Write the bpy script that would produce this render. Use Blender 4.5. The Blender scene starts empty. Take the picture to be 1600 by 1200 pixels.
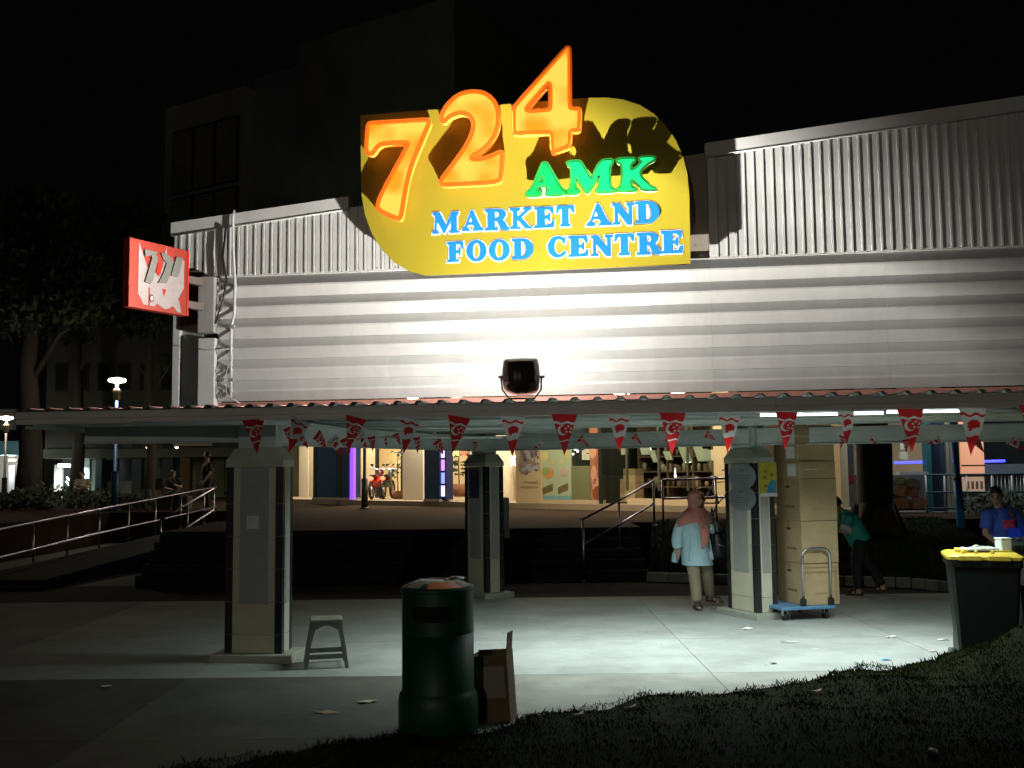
import bpy, bmesh, math, random
from mathutils import Vector as V, Matrix
random.seed(7)
C = bpy.context.scene.collection
SC = bpy.context.scene
R = math.radians
# ------------------------------------------------------------------ camera, world, exposure
CH, F = 1.87, 1600.0
PITCH, ROLL = math.atan(135/1600), 0.0105
_f = V((0, math.cos(PITCH), math.sin(PITCH)))
_u0 = V((0, -math.sin(PITCH), math.cos(PITCH)))
_r = math.cos(ROLL)*V((1, 0, 0)) - math.sin(ROLL)*_u0
_u = math.sin(ROLL)*V((1, 0, 0)) + math.cos(ROLL)*_u0
CAM = V((0, 0, CH))
cam = bpy.data.cameras.new('camera'); cam.sensor_width = 36; cam.lens = 36.0; cam.clip_end = 600; cam.clip_start = .05
co = bpy.data.objects.new('camera', cam); C.objects.link(co)
m = Matrix((_r, _u, -_f)).transposed().to_4x4(); m.translation = CAM
co.matrix_world = m
SC.camera = co
w = bpy.data.worlds.new('World'); SC.world = w; w.use_nodes = True
w.node_tree.nodes['Background'].inputs[0].default_value = (.9, 1.0, .8, 1)
w.node_tree.nodes['Background'].inputs[1].default_value = .0011
SC.view_settings.view_transform = 'Standard'; SC.view_settings.look = 'None'
SC.view_settings.exposure = 0; SC.view_settings.gamma = 1
SC.cycles.use_denoising = True
SC.cycles.max_bounces = 6; SC.cycles.sample_clamp_indirect = 4
SC.render.film_transparent = False

FLOOD_W, TUBE_W = 135, 29
# ------------------------------------------------------------------ measuring helpers
def ray(px, py): return _f + (px-800)/F*_r - (py-600)/F*_u
def at(px, py, D):
    d = ray(px, py); return CAM + d*(D/d.y)
def gnd(px, py, z=0.0):
    d = ray(px, py); return CAM + d*((z-CH)/d.z)
class Frame:                       # a vertical plane's own axes: x along it, y away from the camera, z up
    def __init__(s, x, y, th):
        s.o = V((x, y, 0)); s.th = th
        s.ex = V((math.cos(th), math.sin(th), 0)); s.ey = V((-math.sin(th), math.cos(th), 0))
    def px(s, px, py, y=0.0):      # point of the plane local y that shows at this pixel, local coords
        d = ray(px, py); n = s.ey
        t = ((s.o + n*y - CAM).dot(n))/d.dot(n)
        return s.loc(CAM + d*t)
    def loc(s, p): q = p - s.o; return V((q.dot(s.ex), q.dot(s.ey), q.z))
    def w(s, x, y, z): return s.o + s.ex*x + s.ey*y + V((0, 0, z))
WALL = Frame(-3.3, 11.6, -R(7.9))

# ------------------------------------------------------------------ materials
MATS = {}
def M(name, col, rough=.6, metal=0., var=.14, scale=6., bump=0., rnd=.08, emit=0., ecol=None, stretch=None, back=None, coat=0, spec=.5, spots=0):
    if name in MATS: return MATS[name]
    m = bpy.data.materials.new(name); m.use_nodes = True; MATS[name] = m
    nt = m.node_tree; N = nt.nodes; L = nt.links; b = N['Principled BSDF']
    b.inputs['Specular IOR Level'].default_value = spec; b.inputs['Roughness'].default_value = rough; b.inputs['Metallic'].default_value = metal
    tc = N.new('ShaderNodeTexCoord'); mp = N.new('ShaderNodeMapping'); L.new(tc.outputs['Object'], mp.inputs[0])
    if stretch: mp.inputs['Scale'].default_value = stretch
    n1 = N.new('ShaderNodeTexNoise'); n1.inputs['Scale'].default_value = scale; n1.inputs['Detail'].default_value = 6; n1.inputs['Roughness'].default_value = .65
    L.new(mp.outputs[0], n1.inputs['Vector'])
    mr = N.new('ShaderNodeMapRange'); mr.inputs[1].default_value = .3; mr.inputs[2].default_value = .7
    mr.inputs[3].default_value = 1-var; mr.inputs[4].default_value = 1+var*.6; L.new(n1.outputs[0], mr.inputs[0])
    oi = N.new('ShaderNodeObjectInfo'); m2 = N.new('ShaderNodeMapRange'); m2.inputs[3].default_value = 1-rnd; m2.inputs[4].default_value = 1+rnd
    L.new(oi.outputs['Random'], m2.inputs[0])
    mu = N.new('ShaderNodeMath'); mu.operation = 'MULTIPLY'; L.new(mr.outputs[0], mu.inputs[0]); L.new(m2.outputs[0], mu.inputs[1])
    vm = N.new('ShaderNodeVectorMath'); vm.operation = 'SCALE'; vm.inputs[0].default_value = col; L.new(mu.outputs[0], vm.inputs['Scale'])
    out = vm.outputs[0]
    if spots:                                  # blotches and trodden gum
        vo = N.new('ShaderNodeTexVoronoi'); vo.inputs['Scale'].default_value = 3.2; vo.inputs['Randomness'].default_value = 1; L.new(tc.outputs['Object'], vo.inputs['Vector'])
        nb = N.new('ShaderNodeTexNoise'); nb.inputs['Scale'].default_value = .9; nb.inputs['Detail'].default_value = 8; nb.inputs['Roughness'].default_value = .7; L.new(tc.outputs['Object'], nb.inputs['Vector'])
        r1 = N.new('ShaderNodeMapRange'); r1.inputs[1].default_value = .06; r1.inputs[2].default_value = .085; r1.inputs[3].default_value = 1-spots; r1.inputs[4].default_value = 1; L.new(vo.outputs['Distance'], r1.inputs[0])
        r2 = N.new('ShaderNodeMapRange'); r2.inputs[1].default_value = .36; r2.inputs[2].default_value = .56; r2.inputs[3].default_value = 1-spots*.8; r2.inputs[4].default_value = 1; L.new(nb.outputs[0], r2.inputs[0])
        k1 = N.new('ShaderNodeMath'); k1.operation = 'MULTIPLY'; L.new(r1.outputs[0], k1.inputs[0]); L.new(r2.outputs[0], k1.inputs[1])
        s2 = N.new('ShaderNodeVectorMath'); s2.operation = 'SCALE'; L.new(out, s2.inputs[0]); L.new(k1.outputs[0], s2.inputs['Scale']); out = s2.outputs[0]
    if back:
        g = N.new('ShaderNodeNewGeometry'); mx = N.new('ShaderNodeMix'); mx.data_type = 'RGBA'
        L.new(g.outputs['Backfacing'], mx.inputs[0]); L.new(out, mx.inputs[6]); mx.inputs[7].default_value = (*back, 1); out = mx.outputs[2]
    L.new(out, b.inputs['Base Color'])
    if bump:
        bp = N.new('ShaderNodeBump'); bp.inputs['Strength'].default_value = bump; bp.inputs['Distance'].default_value = .02
        n2 = N.new('ShaderNodeTexNoise'); n2.inputs['Scale'].default_value = scale*5; n2.inputs['Detail'].default_value = 5; L.new(mp.outputs[0], n2.inputs['Vector'])
        L.new(n2.outputs[0], bp.inputs['Height']); L.new(bp.outputs[0], b.inputs['Normal'])
    if emit:
        b.inputs['Emission Color'].default_value = (*(ecol or col), 1); b.inputs['Emission Strength'].default_value = emit
    if coat: b.inputs['Coat Weight'].default_value = coat
    return m
def CLOTH(name, col, tr=.7):                 # thin cloth that lets light through
    m = M(name, col, .8, var=.06); nt = m.node_tree; N = nt.nodes; L = nt.links; b = N['Principled BSDF']; o = N['Material Output']
    t = N.new('ShaderNodeBsdfTranslucent'); x = N.new('ShaderNodeMixShader'); x.inputs[0].default_value = tr
    L.new(b.inputs['Base Color'].links[0].from_socket, t.inputs[0]); L.new(b.outputs[0], x.inputs[1]); L.new(t.outputs[0], x.inputs[2]); L.new(x.outputs[0], o.inputs[0])
    return m
def EM(name, c1, c2, s, scale=3.):           # uneven glowing acrylic: two colours mixed by soft noise
    m = bpy.data.materials.new(name); m.use_nodes = True; nt = m.node_tree; N = nt.nodes; L = nt.links; b = N['Principled BSDF']
    tc = N.new('ShaderNodeTexCoord'); n1 = N.new('ShaderNodeTexNoise'); n1.inputs['Scale'].default_value = scale; n1.inputs['Detail'].default_value = 1
    L.new(tc.outputs['Object'], n1.inputs['Vector'])
    r = N.new('ShaderNodeValToRGB'); r.color_ramp.elements[0].position = .30; r.color_ramp.elements[1].position = .54
    r.color_ramp.elements[0].color = (*c1, 1); r.color_ramp.elements[1].color = (*c2, 1)
    L.new(n1.outputs[0], r.inputs[0]); L.new(r.outputs[0], b.inputs['Emission Color']); b.inputs['Emission Strength'].default_value = s
    b.inputs['Base Color'].default_value = (*[x*.06 for x in c1], 1); b.inputs['Roughness'].default_value = .35
    return m

# ------------------------------------------------------------------ mesh helpers
class MB:
    def __init__(s): s.v = []; s.f = []; s.m = []; s.sm = []
    def add(s, vs, fs, mi=0, smooth=False):
        o = len(s.v); s.v += [V(p) for p in vs]
        for f in fs: s.f.append([i+o for i in f]); s.m.append(mi); s.sm.append(smooth)
        return s
    def box(s, x0, y0, z0, x1, y1, z1, mi=0, b=0.):
        if b <= 0:
            vs = [(x, y, z) for x in (x0, x1) for y in (y0, y1) for z in (z0, z1)]
            return s.add(vs, [(0, 1, 3, 2), (4, 6, 7, 5), (0, 4, 5, 1), (2, 3, 7, 6), (0, 2, 6, 4), (1, 5, 7, 3)], mi)
        bm = bmesh.new(); bmesh.ops.create_cube(bm, size=1)
        for v in bm.verts:
            v.co = V((x0+(v.co.x+.5)*(x1-x0), y0+(v.co.y+.5)*(y1-y0), z0+(v.co.z+.5)*(z1-z0)))
        bmesh.ops.bevel(bm, geom=bm.edges[:], offset=b, segments=2, affect='EDGES', profile=.5)
        bm.verts.index_update()
        s.add([v.co.copy() for v in bm.verts], [[v.index for v in f.verts] for f in bm.faces], mi); bm.free(); return s
    def prism(s, pts, h, mi=0, axis='z', base=0.):      # pts: 2-D outline; axis: extrusion axis
        n = len(pts)
        def P(a, b, c): return {'z': (a, b, c), 'y': (a, c, b), 'x': (c, a, b)}[axis]
        vs = [P(a, b, base) for a, b in pts] + [P(a, b, base+h) for a, b in pts]
        fs = [list(range(n))[::-1], list(range(n, 2*n))] + [(i, (i+1) % n, n+(i+1) % n, n+i) for i in range(n)]
        return s.add(vs, fs, mi)
    def tube(s, pts, r, n=8, mi=0, cap=True, smooth=True):
        pts = [V(p) for p in pts]; rs = r if isinstance(r, (list, tuple)) else [r]*len(pts)
        rings = []; up = None
        for i, p in enumerate(pts):
            t = (pts[min(i+1, len(pts)-1)] - pts[max(i-1, 0)]).normalized()
            if up is None:
                up = V((0, 0, 1)) if abs(t.z) < .9 else V((0, 1, 0))
            a = t.cross(up).normalized(); bb = a.cross(t).normalized(); up = bb
            rings.append([p + (a*math.cos(2*math.pi*k/n) + bb*math.sin(2*math.pi*k/n))*rs[i] for k in range(n)])
        vs = [q for rg in rings for q in rg]; fs = []
        for i in range(len(pts)-1):
            for k in range(n): fs.append((i*n+k, i*n+(k+1) % n, (i+1)*n+(k+1) % n, (i+1)*n+k))
        s.add(vs, fs, mi, smooth)
        if cap:
            s.add(rings[0], [list(range(n))], mi); s.add(rings[-1], [list(range(n))[::-1]], mi)
        return s
    def lathe(s, prof, n=24, mi=0, c=(0, 0, 0), smooth=True, sx=1., sy=1.):
        vs = []; fs = []
        for r, z in prof:
            for k in range(n): vs.append((c[0]+r*sx*math.cos(2*math.pi*k/n), c[1]+r*sy*math.sin(2*math.pi*k/n), c[2]+z))
        for i in range(len(prof)-1):
            for k in range(n): fs.append((i*n+k, i*n+(k+1) % n, (i+1)*n+(k+1) % n, (i+1)*n+k))
        s.add(vs, fs, mi, smooth)
        for i in (0, len(prof)-1):
            if prof[i][0] > 1e-4: s.add(vs[i*n:(i+1)*n], [list(range(n))], mi)
        return s
    def ell(s, c, r, mi=0, n=14, rot=None):
        vs = []; fs = []; c = V(c)
        for i in range(n+1):
            a = math.pi*i/n
            for k in range(n):
                b = 2*math.pi*k/n
                p = V((r[0]*math.sin(a)*math.cos(b), r[1]*math.sin(a)*math.sin(b), r[2]*math.cos(a)))
                if rot: p = rot @ p
                vs.append(c+p)
        for i in range(n):
            for k in range(n): fs.append((i*n+k, (i+1)*n+k, (i+1)*n+(k+1) % n, i*n+(k+1) % n))
        return s.add(vs, fs, mi, True)
    def loft(s, rings, n=20, mi=0, cap=True):           # rings: (cx,cy,cz,rx,ry)
        vs = []; fs = []
        for cx, cy, cz, rx, ry in rings:
            for k in range(n): vs.append((cx+rx*math.cos(2*math.pi*k/n), cy+ry*math.sin(2*math.pi*k/n), cz))
        for i in range(len(rings)-1):
            for k in range(n): fs.append((i*n+k, i*n+(k+1) % n, (i+1)*n+(k+1) % n, (i+1)*n+k))
        if cap: fs += [list(range(n)), [len(vs)-n+k for k in range(n)]]
        return s.add(vs, fs, mi, True)
    def mesh(s, name, mats):
        me = bpy.data.meshes.new(name); me.from_pydata(s.v, [], s.f)
        for m in (mats if isinstance(mats, (list, tuple)) else [mats]): me.materials.append(m)
        me.polygons.foreach_set('material_index', s.m); me.polygons.foreach_set('use_smooth', s.sm)
        bm = bmesh.new(); bm.from_mesh(me); bmesh.ops.remove_doubles(bm, verts=bm.verts, dist=1e-5)
        bmesh.ops.recalc_face_normals(bm, faces=bm.faces); bm.to_mesh(me); bm.free()
        return me
def link(name, me, parent=None, loc=None, rot=None):
    o = bpy.data.objects.new(name, me); C.objects.link(o)
    if parent: o.parent = parent
    if loc is not None: o.location = loc
    if rot is not None: o.rotation_euler = rot
    return o
def tag(o, label=None, cat=None, group=None, kind=None):
    if label: o['label'] = label
    if cat: o['category'] = cat
    if group: o['group'] = group
    if kind: o['kind'] = kind
    return o
def thing(name, label, cat, loc=(0, 0, 0), rz=0., group=None):
    o = link(name, None, None, loc, (0, 0, rz)); o.empty_display_size = .1
    return tag(o, label, cat, group)
def part(name, mb, mat, parent, label=None, loc=None, rot=None):
    o = link(name, mb.mesh(name, mat) if isinstance(mb, MB) else mb, parent, loc, rot)
    if label: o['label'] = label
    return o
def solo(name, mb, mat, label, cat, loc=(0, 0, 0), rot=(0, 0, 0), group=None):
    return tag(link(name, mb.mesh(name, mat), None, loc, rot), label, cat, group)
def struct(name, mb, mat, parent=None, kind='structure'):
    o = link(name, mb.mesh(name, mat), parent)
    if parent is None or kind == 'stuff': o['kind'] = kind
    return o
def copy_tree(o, parent=None):
    c = o.copy(); C.objects.link(c)
    if parent: c.parent = parent
    for ch in list(o.children): copy_tree(ch, c)
    return c
def lamp(kind, name, energy, col, parent=None, loc=(0, 0, 0), rot=(0, 0, 0), **k):
    l = bpy.data.lights.new(name, kind); l.energy = energy; l.color = col
    for a, b in k.items(): setattr(l, a, b)
    return link(name, l, parent, loc, rot)
def outline(name, contours, depth, mat, parent, y=0., offset=0., bevel=0.):   # flat letter shapes in the x-z plane, extruded towards -y
    cu = bpy.data.curves.new(name, 'CURVE'); cu.dimensions = '2D'; cu.fill_mode = 'BOTH'
    for pts in contours:
        sp = cu.splines.new('POLY'); sp.points.add(len(pts)-1); sp.use_cyclic_u = True
        for i, (a, b) in enumerate(pts): sp.points[i].co = (a, b, 0, 1)
    cu.extrude = depth/2; cu.offset = offset; cu.bevel_depth = bevel
    t = bpy.data.objects.new(name, cu); C.objects.link(t)
    bpy.context.view_layer.update()
    me = bpy.data.meshes.new_from_object(t.evaluated_get(bpy.context.evaluated_depsgraph_get()))
    bpy.data.objects.remove(t); me.transform(Matrix.Rotation(R(90), 4, 'X')); me.transform(Matrix.Translation((0, y-depth/2, 0)))
    me.materials.clear()
    for m in (mat if isinstance(mat, (list, tuple)) else [mat]): me.materials.append(m)
    return link(name, me, parent)
def smooth_closed(pts, it=2):
    for _ in range(it):
        q = []
        for i in range(len(pts)):
            a, b = pts[i], pts[(i+1) % len(pts)]
            q += [(a[0]*.75+b[0]*.25, a[1]*.75+b[1]*.25), (a[0]*.25+b[0]*.75, a[1]*.25+b[1]*.75)]
        pts = q
    return pts
def fused(mb, mat, voxel=.012, it=4, name='body'):       # one continuous skin from overlapping volumes
    me = mb.mesh(name, mat); t = bpy.data.objects.new(name, me); C.objects.link(t)
    r = t.modifiers.new('r', 'REMESH'); r.mode = 'VOXEL'; r.voxel_size = voxel; r.use_smooth_shade = True
    s = t.modifiers.new('s', 'SMOOTH'); s.factor = .5; s.iterations = it
    bpy.context.view_layer.update()
    out = bpy.data.meshes.new_from_object(t.evaluated_get(bpy.context.evaluated_depsgraph_get()))
    bpy.data.objects.remove(t); out.materials.clear(); out.materials.append(mat)
    return out
# ------------------------------------------------------------------ palette
white_metal = M('white_metal', (.62, .62, .60), .45, var=.10, scale=3, rnd=.04, bump=.03)
louvre_metal = M('louvre_metal', (.60, .60, .585), .5, var=.08, scale=2.6, rnd=.03, bump=.04, stretch=(2.2, 1, .5))
grey_metal = M('grey_metal', (.30, .31, .30), .5, var=.15, scale=4)
fascia_paint = M('fascia_paint', (.72, .69, .66), .45, var=.18, scale=2, stretch=(.4, 1, 4), bump=.03)
soffit_paint = M('soffit_paint', (.62, .66, .64), .6, var=.2, scale=2, stretch=(1, .4, 1))
roof_metal = M('roof_metal', (.20, .095, .08), .55, var=.3, scale=3, back=(.50, .54, .52))
pink_paint = M('pink_paint', (.50, .22, .17), .6, var=.25, scale=5)
board_back = M('board_back', (.24, .20, .14), .7)
yellow_face = M('yellow_face', (.31, .25, .020), .55, spec=.12, var=.05, scale=1.5, rnd=0)
dark_plastic = M('dark_plastic', (.03, .035, .032), .45)
black_metal = M('black_metal', (.015, .017, .016), .4)
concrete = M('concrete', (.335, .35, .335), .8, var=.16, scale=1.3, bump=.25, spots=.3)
dark_pave = M('dark_pave', (.024, .024, .028), .9, spec=.08, var=.25, scale=2, bump=.3)
plaza_pave = M('plaza_pave', (.034, .021, .014), .95, spec=.06, var=.25, scale=2, bump=.2)
soil_green = M('soil_green', (.008, .011, .004), .95, spec=.05, var=.5, scale=6, bump=.5)
tile_cream = M('tile_cream', (.56, .53, .41), .35, var=.06, scale=6, rnd=.07)
tile_dark = M('tile_dark', (.022, .026, .026), .25, var=.2, rnd=.25)
grout = M('grout', (.30, .30, .27), .9)
patch_grey = M('patch_grey', (.34, .35, .33), .7, var=.12, scale=5)
paint_plate = M('paint_plate', (.42, .45, .45), .6)
steel = M('steel', (.62, .61, .66), .28, metal=1., var=.08)
purple_steel = M('purple_steel', (.36, .33, .46), .3, metal=1., var=.1)
blue_paint = M('blue_paint', (.012, .10, .34), .45, var=.2)
paper = M('paper', (.72, .73, .72), .8, var=.05)
card = M('card', (.42, .31, .17), .85, var=.12, scale=5, stretch=(1, 1, 2), bump=.08)
card_dark = M('card_dark', (.17, .105, .055), .9, var=.2, scale=5)
tape = M('tape', (.33, .22, .10), .4, var=.1)
tube_on = M('tube_on', (.9, .95, 1), .5, emit=3.2, ecol=(.86, 1, .97))
warm_on = M('warm_on', (1, .95, .85), .5, emit=12, ecol=(1, .87, .66))
cool_on = M('cool_on', (1, 1, 1), .5, emit=8, ecol=(.85, .96, 1))

# ------------------------------------------------------------------ ground
mb = MB(); mb.add([(-120, -40, -.02), (120, -40, -.02), (120, 200, -.02), (-120, 200, -.02)], [(0, 1, 2, 3)])
struct('ground', mb, M('ground_soil', (.03, .03, .028), .95, var=.4))
mb = MB()                                          # paving slabs of the sheltered forecourt, big casts with fine joints
k = 0
sl = []
rows_ = [3.0, 5.2, 7.4, 9.6, 11.5, 13.4, 15.31]
for i in range(-6, 7):
    for j in range(0, 6):
        x0 = i*2.4-.6; sl.append((x0, rows_[j], x0+2.392, rows_[j+1]-.008))
pav = tag(link('pavement', None), kind='structure')
base = MB(); base.box(-15.1, 2.9, -.06, 15.1, 15.32, -.006)
o = part('bedding', base, M('joint', (.2, .21, .2), .9), pav)
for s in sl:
    q = MB(); q.box(s[0], s[1], -.05, s[2], s[3], 0); part('slab', q, concrete if s[1] > 9 and s[0] > -5.5 else M('dim_concrete', (.25, .26, .245), .85, var=.2, scale=1.3, bump=.25, spots=.35) if s[1] > 9 else (M('weathered_concrete', (.30, .295, .27), .9, var=.25, scale=1.5, bump=.3, spots=.35) if s[0] > -1 else M('half_shade_concrete', (.11, .11, .095), .9, var=.25, scale=1.5, bump=.3, spots=.35) if s[0] > -3.1 else M('shade_concrete', (.075, .075, .062), .9, var=.3, scale=1.5, bump=.3, spots=.4)), pav)  # the light's falloff toward the left is painted in as darker slab colours
mb = MB(); mb.box(-30, 15.34, -.06, 30, 17.5, -.004); struct('path', mb, dark_pave)
mb = MB(); pp = [gnd(*e, .004) for e in ((-900, 1180), (0, 1135), (150, 1105), (285, 1091), (460, 1099), (640, 1107), (720, 1122), (700, 1150), (520, 1178), (300, 1225), (60, 1290), (-900, 1360))]
mb.add(pp, [list(range(len(pp)))]); None
# steps up to the plaza
st = tag(link('steps', None), kind='structure')
ZP = .825
for k in range(5):
    q = MB(); q.box(-6.4, 17.5+.3*k, -.02, 2.25, 17.83+.3*k if k < 4 else 18.72, .165*(k+1)-.003, b=.006)
    part('step', q, dark_pave, st)
    q = MB(); q.box(-6.4, 17.495+.3*k, .165*(k+1)-.035, 2.25, 17.545+.3*k, .165*(k+1), b=.004)
    part('nosing', q, M('nosing_paint', (.028, .027, .027), .8, spec=.1), st)
for x0, y0, x1, y1 in ((-6.4, 18.72, 2.3, 90), (2.302, 20.4, 60, 90), (-70, 28.6, -6.402, 90), (-70, 21.6, -11.2, 28.598)):
    mb = MB(); mb.box(x0, y0, -.01, x1, y1, ZP); struct('plaza', mb, plaza_pave)
mb = MB(); mb.box(-70, 15.0, -.06, -6.402, 28.6, -.008); struct('lower_path', mb, M('lower_pave', (.05, .05, .045), .85, var=.3, scale=2, bump=.2))

# planted banks ---------------------------------------------------------------
def bank(name, pts_fn, nx, ny, mat):
    mb = MB(); vs = [pts_fn(i/nx, j/ny) for j in range(ny+1) for i in range(nx+1)]
    fs = [(j*(nx+1)+i, j*(nx+1)+i+1, (j+1)*(nx+1)+i+1, (j+1)*(nx+1)+i) for j in range(ny) for i in range(nx)]
    mb.add(vs, fs, 0, True); return struct(name, mb, mat)
def h2(x, y): return (math.sin(x*3.1+y*1.7)+math.sin(x*7.3-y*4.1)*.5+math.sin(x*1.3+y*9.7)*.4)*.02
KERB = [gnd(1010, 908), gnd(1140, 912), gnd(1330, 915), gnd(1420, 918), gnd(1500, 926), gnd(1700, 940)]
def kpt(u):
    f = u*(len(KERB)-1); i = min(int(f), len(KERB)-2); return KERB[i].lerp(KERB[i+1], f-i)
def mound(u, v):
    p = kpt(u) + V((.05, .14, 0)); e = V((p.x+.5, 20.45, 0)); q = p.lerp(e, v)
    return V((q.x, q.y, .10 + .74*min(1, v*1.05)**.85 + h2(q.x, q.y)*(1 if 0 < v < 1 else .2)))
bank('grass_bank', mound, 40, 18, soil_green)
kb = tag(link('kerb', None), kind='structure')
for i in range(18):
    a, b = kpt(i/18), kpt((i+1)/18); d = (b-a); L_ = d.length
    q = MB(); q.box(0, 0, -.02, L_-.012, .13, .14, b=.012)
    part('kerb_stone', q, M('kerb_concrete', (.26, .26, .22), .9, var=.2, bump=.2), kb, loc=a, rot=(0, 0, math.atan2(d.y, d.x)))
# the near lawn: its edge on the paving, rising towards the viewer
EDGE = [(-900, 1330), (-300, 1290), (60, 1262), (300, 1200), (520, 1158), (640, 1143), (800, 1128), (1000, 1090), (1200, 1067), (1340, 1046), (1420, 1042), (1490, 1024), (1530, 1022), (1600, 1016), (1680, 1012), (1800, 1008)]
EDP = [gnd(*e) for e in EDGE]
def ept(u):
    f = u*(len(EDP)-1); i = min(int(f), len(EDP)-2); return EDP[i].lerp(EDP[i+1], f-i)
def lawn(u, v):
    p = ept(u); p = p+V((0, .10*math.sin(p.x*2.3)+.07*math.sin(p.x*5.9+1)+.045*math.sin(p.x*13.7)+.02*math.sin(p.x*31), 0)); q = p.lerp(V((p.x*.35+.2, 1.2, 0)), v); d = (q-p).length
    return V((q.x, q.y, -.012 + .30*(1-math.exp(-d*.32)) + (h2(q.x*1.3, q.y)+.012)*min(1, d*3) + .85*math.exp(-((q.x-5.0)/.7)**2-((q.y-8.7)/1.0)**2)))
lawn_o = bank('lawn', lawn, 70, 40, soil_green)
from mathutils.bvhtree import BVHTree
LAWN = BVHTree.FromPolygons([v.co.copy() for v in lawn_o.data.vertices], [list(p.vertices) for p in lawn_o.data.polygons])
def blades(name, fn, n, hmin, hmax, mat, vpow=1., far=1.):
    mb = MB(); vs = []; fs = []
    for _ in range(n):
        p = fn(random.random(), random.random()**vpow*far)
        a = random.uniform(0, 6.28); h = random.uniform(hmin, hmax); wd = random.uniform(.003, .006)
        dx, dy = math.cos(a), math.sin(a); lx, ly = random.gauss(0, .35)*h, random.gauss(0, .35)*h; o = len(vs)
        vs += [(p.x-dx*wd, p.y-dy*wd, p.z-.01), (p.x+dx*wd, p.y+dy*wd, p.z-.01), (p.x+lx*.4+dx*wd*.7, p.y+ly*.4+dy*wd*.7, p.z+h*.6), (p.x+lx, p.y+ly, p.z+h)]
        fs += [(o, o+1, o+2), (o, o+2, o+3)]
    me = bpy.data.meshes.new(name); me.from_pydata(vs, [], fs); me.materials.append(mat)
    return tag(link(name, me), kind='stuff')
grass_m = M('grass_blade', (.024, .029, .006), .9, spec=.05, var=.4, scale=2)
blades('grass', lawn, 90000, .008, .027, grass_m, 1.5, .72)
blades('edge_tufts', lawn, 800, .02, .065, grass_m, 2.5, .05)
blades('bank_grass', mound, 26000, .02, .07, M('bank_blade', (.034, .062, .014), .9, spec=.05, var=.4, scale=2))

# ------------------------------------------------------------------ the market's upper wall
wall = thing('market_building', 'white clad market wall of upright ribs over wide level louvres, above the canopy', 'building', WALL.o, WALL.th)
wx = lambda px, py, y=0.: WALL.px(px, py, y)
Z0, ZJ = wx(345, 628).z, wx(345, 433).z
S0, SR = wx(273, 500).x, 11.5
pL, pR = wx(270, 350), wx(1600, 152)
def rake(s): return pL.z + (pR.z-pL.z)*(s-pL.x)/(pR.x-pL.x)
sA, sB, sA2 = wx(560, 330).x, wx(1106, 300).x, wx(650, 380).x
# upright ribbed strips, one by one
pit = .0995
def strip(s, zlo, zhi0, zhi1, w_):
    q = MB(); r0, r1 = w_*.62, w_*.70
    def zt(x): return zhi0+(zhi1-zhi0)*x/w_
    prof2 = [(0, -.014), (.003, -.022), (w_*.70, -.022), (w_*.74, -.036), (w_*.92, -.036), (w_*.96, -.014), (w_-.001, -.014)]
    n = len(prof2)
    vs = [(x, y, zlo) for x, y in prof2]+[(x, y, zt(x)) for x, y in prof2]+[(0, .02, zlo), (w_-.002, .02, zlo), (0, .02, zhi0), (w_-.002, .02, zhi1)]
    fs = [(i, i+1, n+i+1, n+i) for i in range(n-1)] + [list(range(n))[::-1]+[2*n, 2*n+1], list(range(n, 2*n))+[2*n+3, 2*n+2]]
    q.add(vs, fs); return q
n_st = 0
for a, b in ((S0, sA2), (sB, SR)):
    s = a
    while s < b-.02 and n_st < 290:
        part('cladding_strip', strip(s, ZJ+.004, rake(s)-.13, rake(s+pit)-.13, min(pit, b-s)), white_metal, wall, loc=(s, -.02, 0)); s += pit; n_st += 1
    q = MB(); q.box(a, .004, ZJ, b, .05, rake(a)-.2, 0); part('backing', q, grey_metal, wall)
# raked cap flashing
for a, b in ((S0-.03, wx(547, 330).x), (sB-.02, SR)):
    q = MB()
    vs = []
    for s in (a, b):
        z = rake(s); vs += [(s, -.075, z-.16), (s, -.075, z-.005), (s, -.04, z), (s, .12, z), (s, .12, z-.16), (s, -.06, z-.16)]
    q.add(vs, [(0, 1, 7, 6), (1, 2, 8, 7), (2, 3, 9, 8), (3, 4, 10, 9), (4, 5, 11, 10), (5, 0, 6, 11), (0, 5, 4, 3, 2, 1), (6, 7, 8, 9, 10, 11)])
    part('cap_flashing', q, white_metal, wall)
    q = MB(); q.tube([(a, -.082, rake(a)-.16), (b, -.082, rake(b)-.16)], .010, 6); part('drip_edge', q, white_metal, wall)
q = MB()
for k in range(70):
    x = sA2+.05 if False else S0+.1+k*.21
    for z in (ZJ+.03, ZJ-.05): q.lathe([(.009, 0), (.006, .0), (0, .001)], 6, c=(0, 0, 0)) if False else q.ell((x, -.045 if z > ZJ else -.028, z), (.008, .006, .008), n=5)
o = part('fasteners', q, grey_metal, wall); o['kind'] = 'stuff'
# plain recessed panel in the gap behind the sign
q = MB(); q.add([(sA, .10, ZJ), (sB, .10, ZJ), (sB, .10, rake(sB)-.06), (sA, .10, rake(sA)-.06), (sA, .16, ZJ), (sB, .16, ZJ), (sB, .16, rake(sB)-.06), (sA, .16, rake(sA)-.06)],
      [(0, 1, 2, 3), (4, 7, 6, 5), (3, 2, 6, 7), (0, 3, 7, 4), (1, 5, 6, 2), (0, 4, 5, 1)]); part('recess_panel', q, M('recess_paint', (.36, .31, .25), .7), wall)
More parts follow.
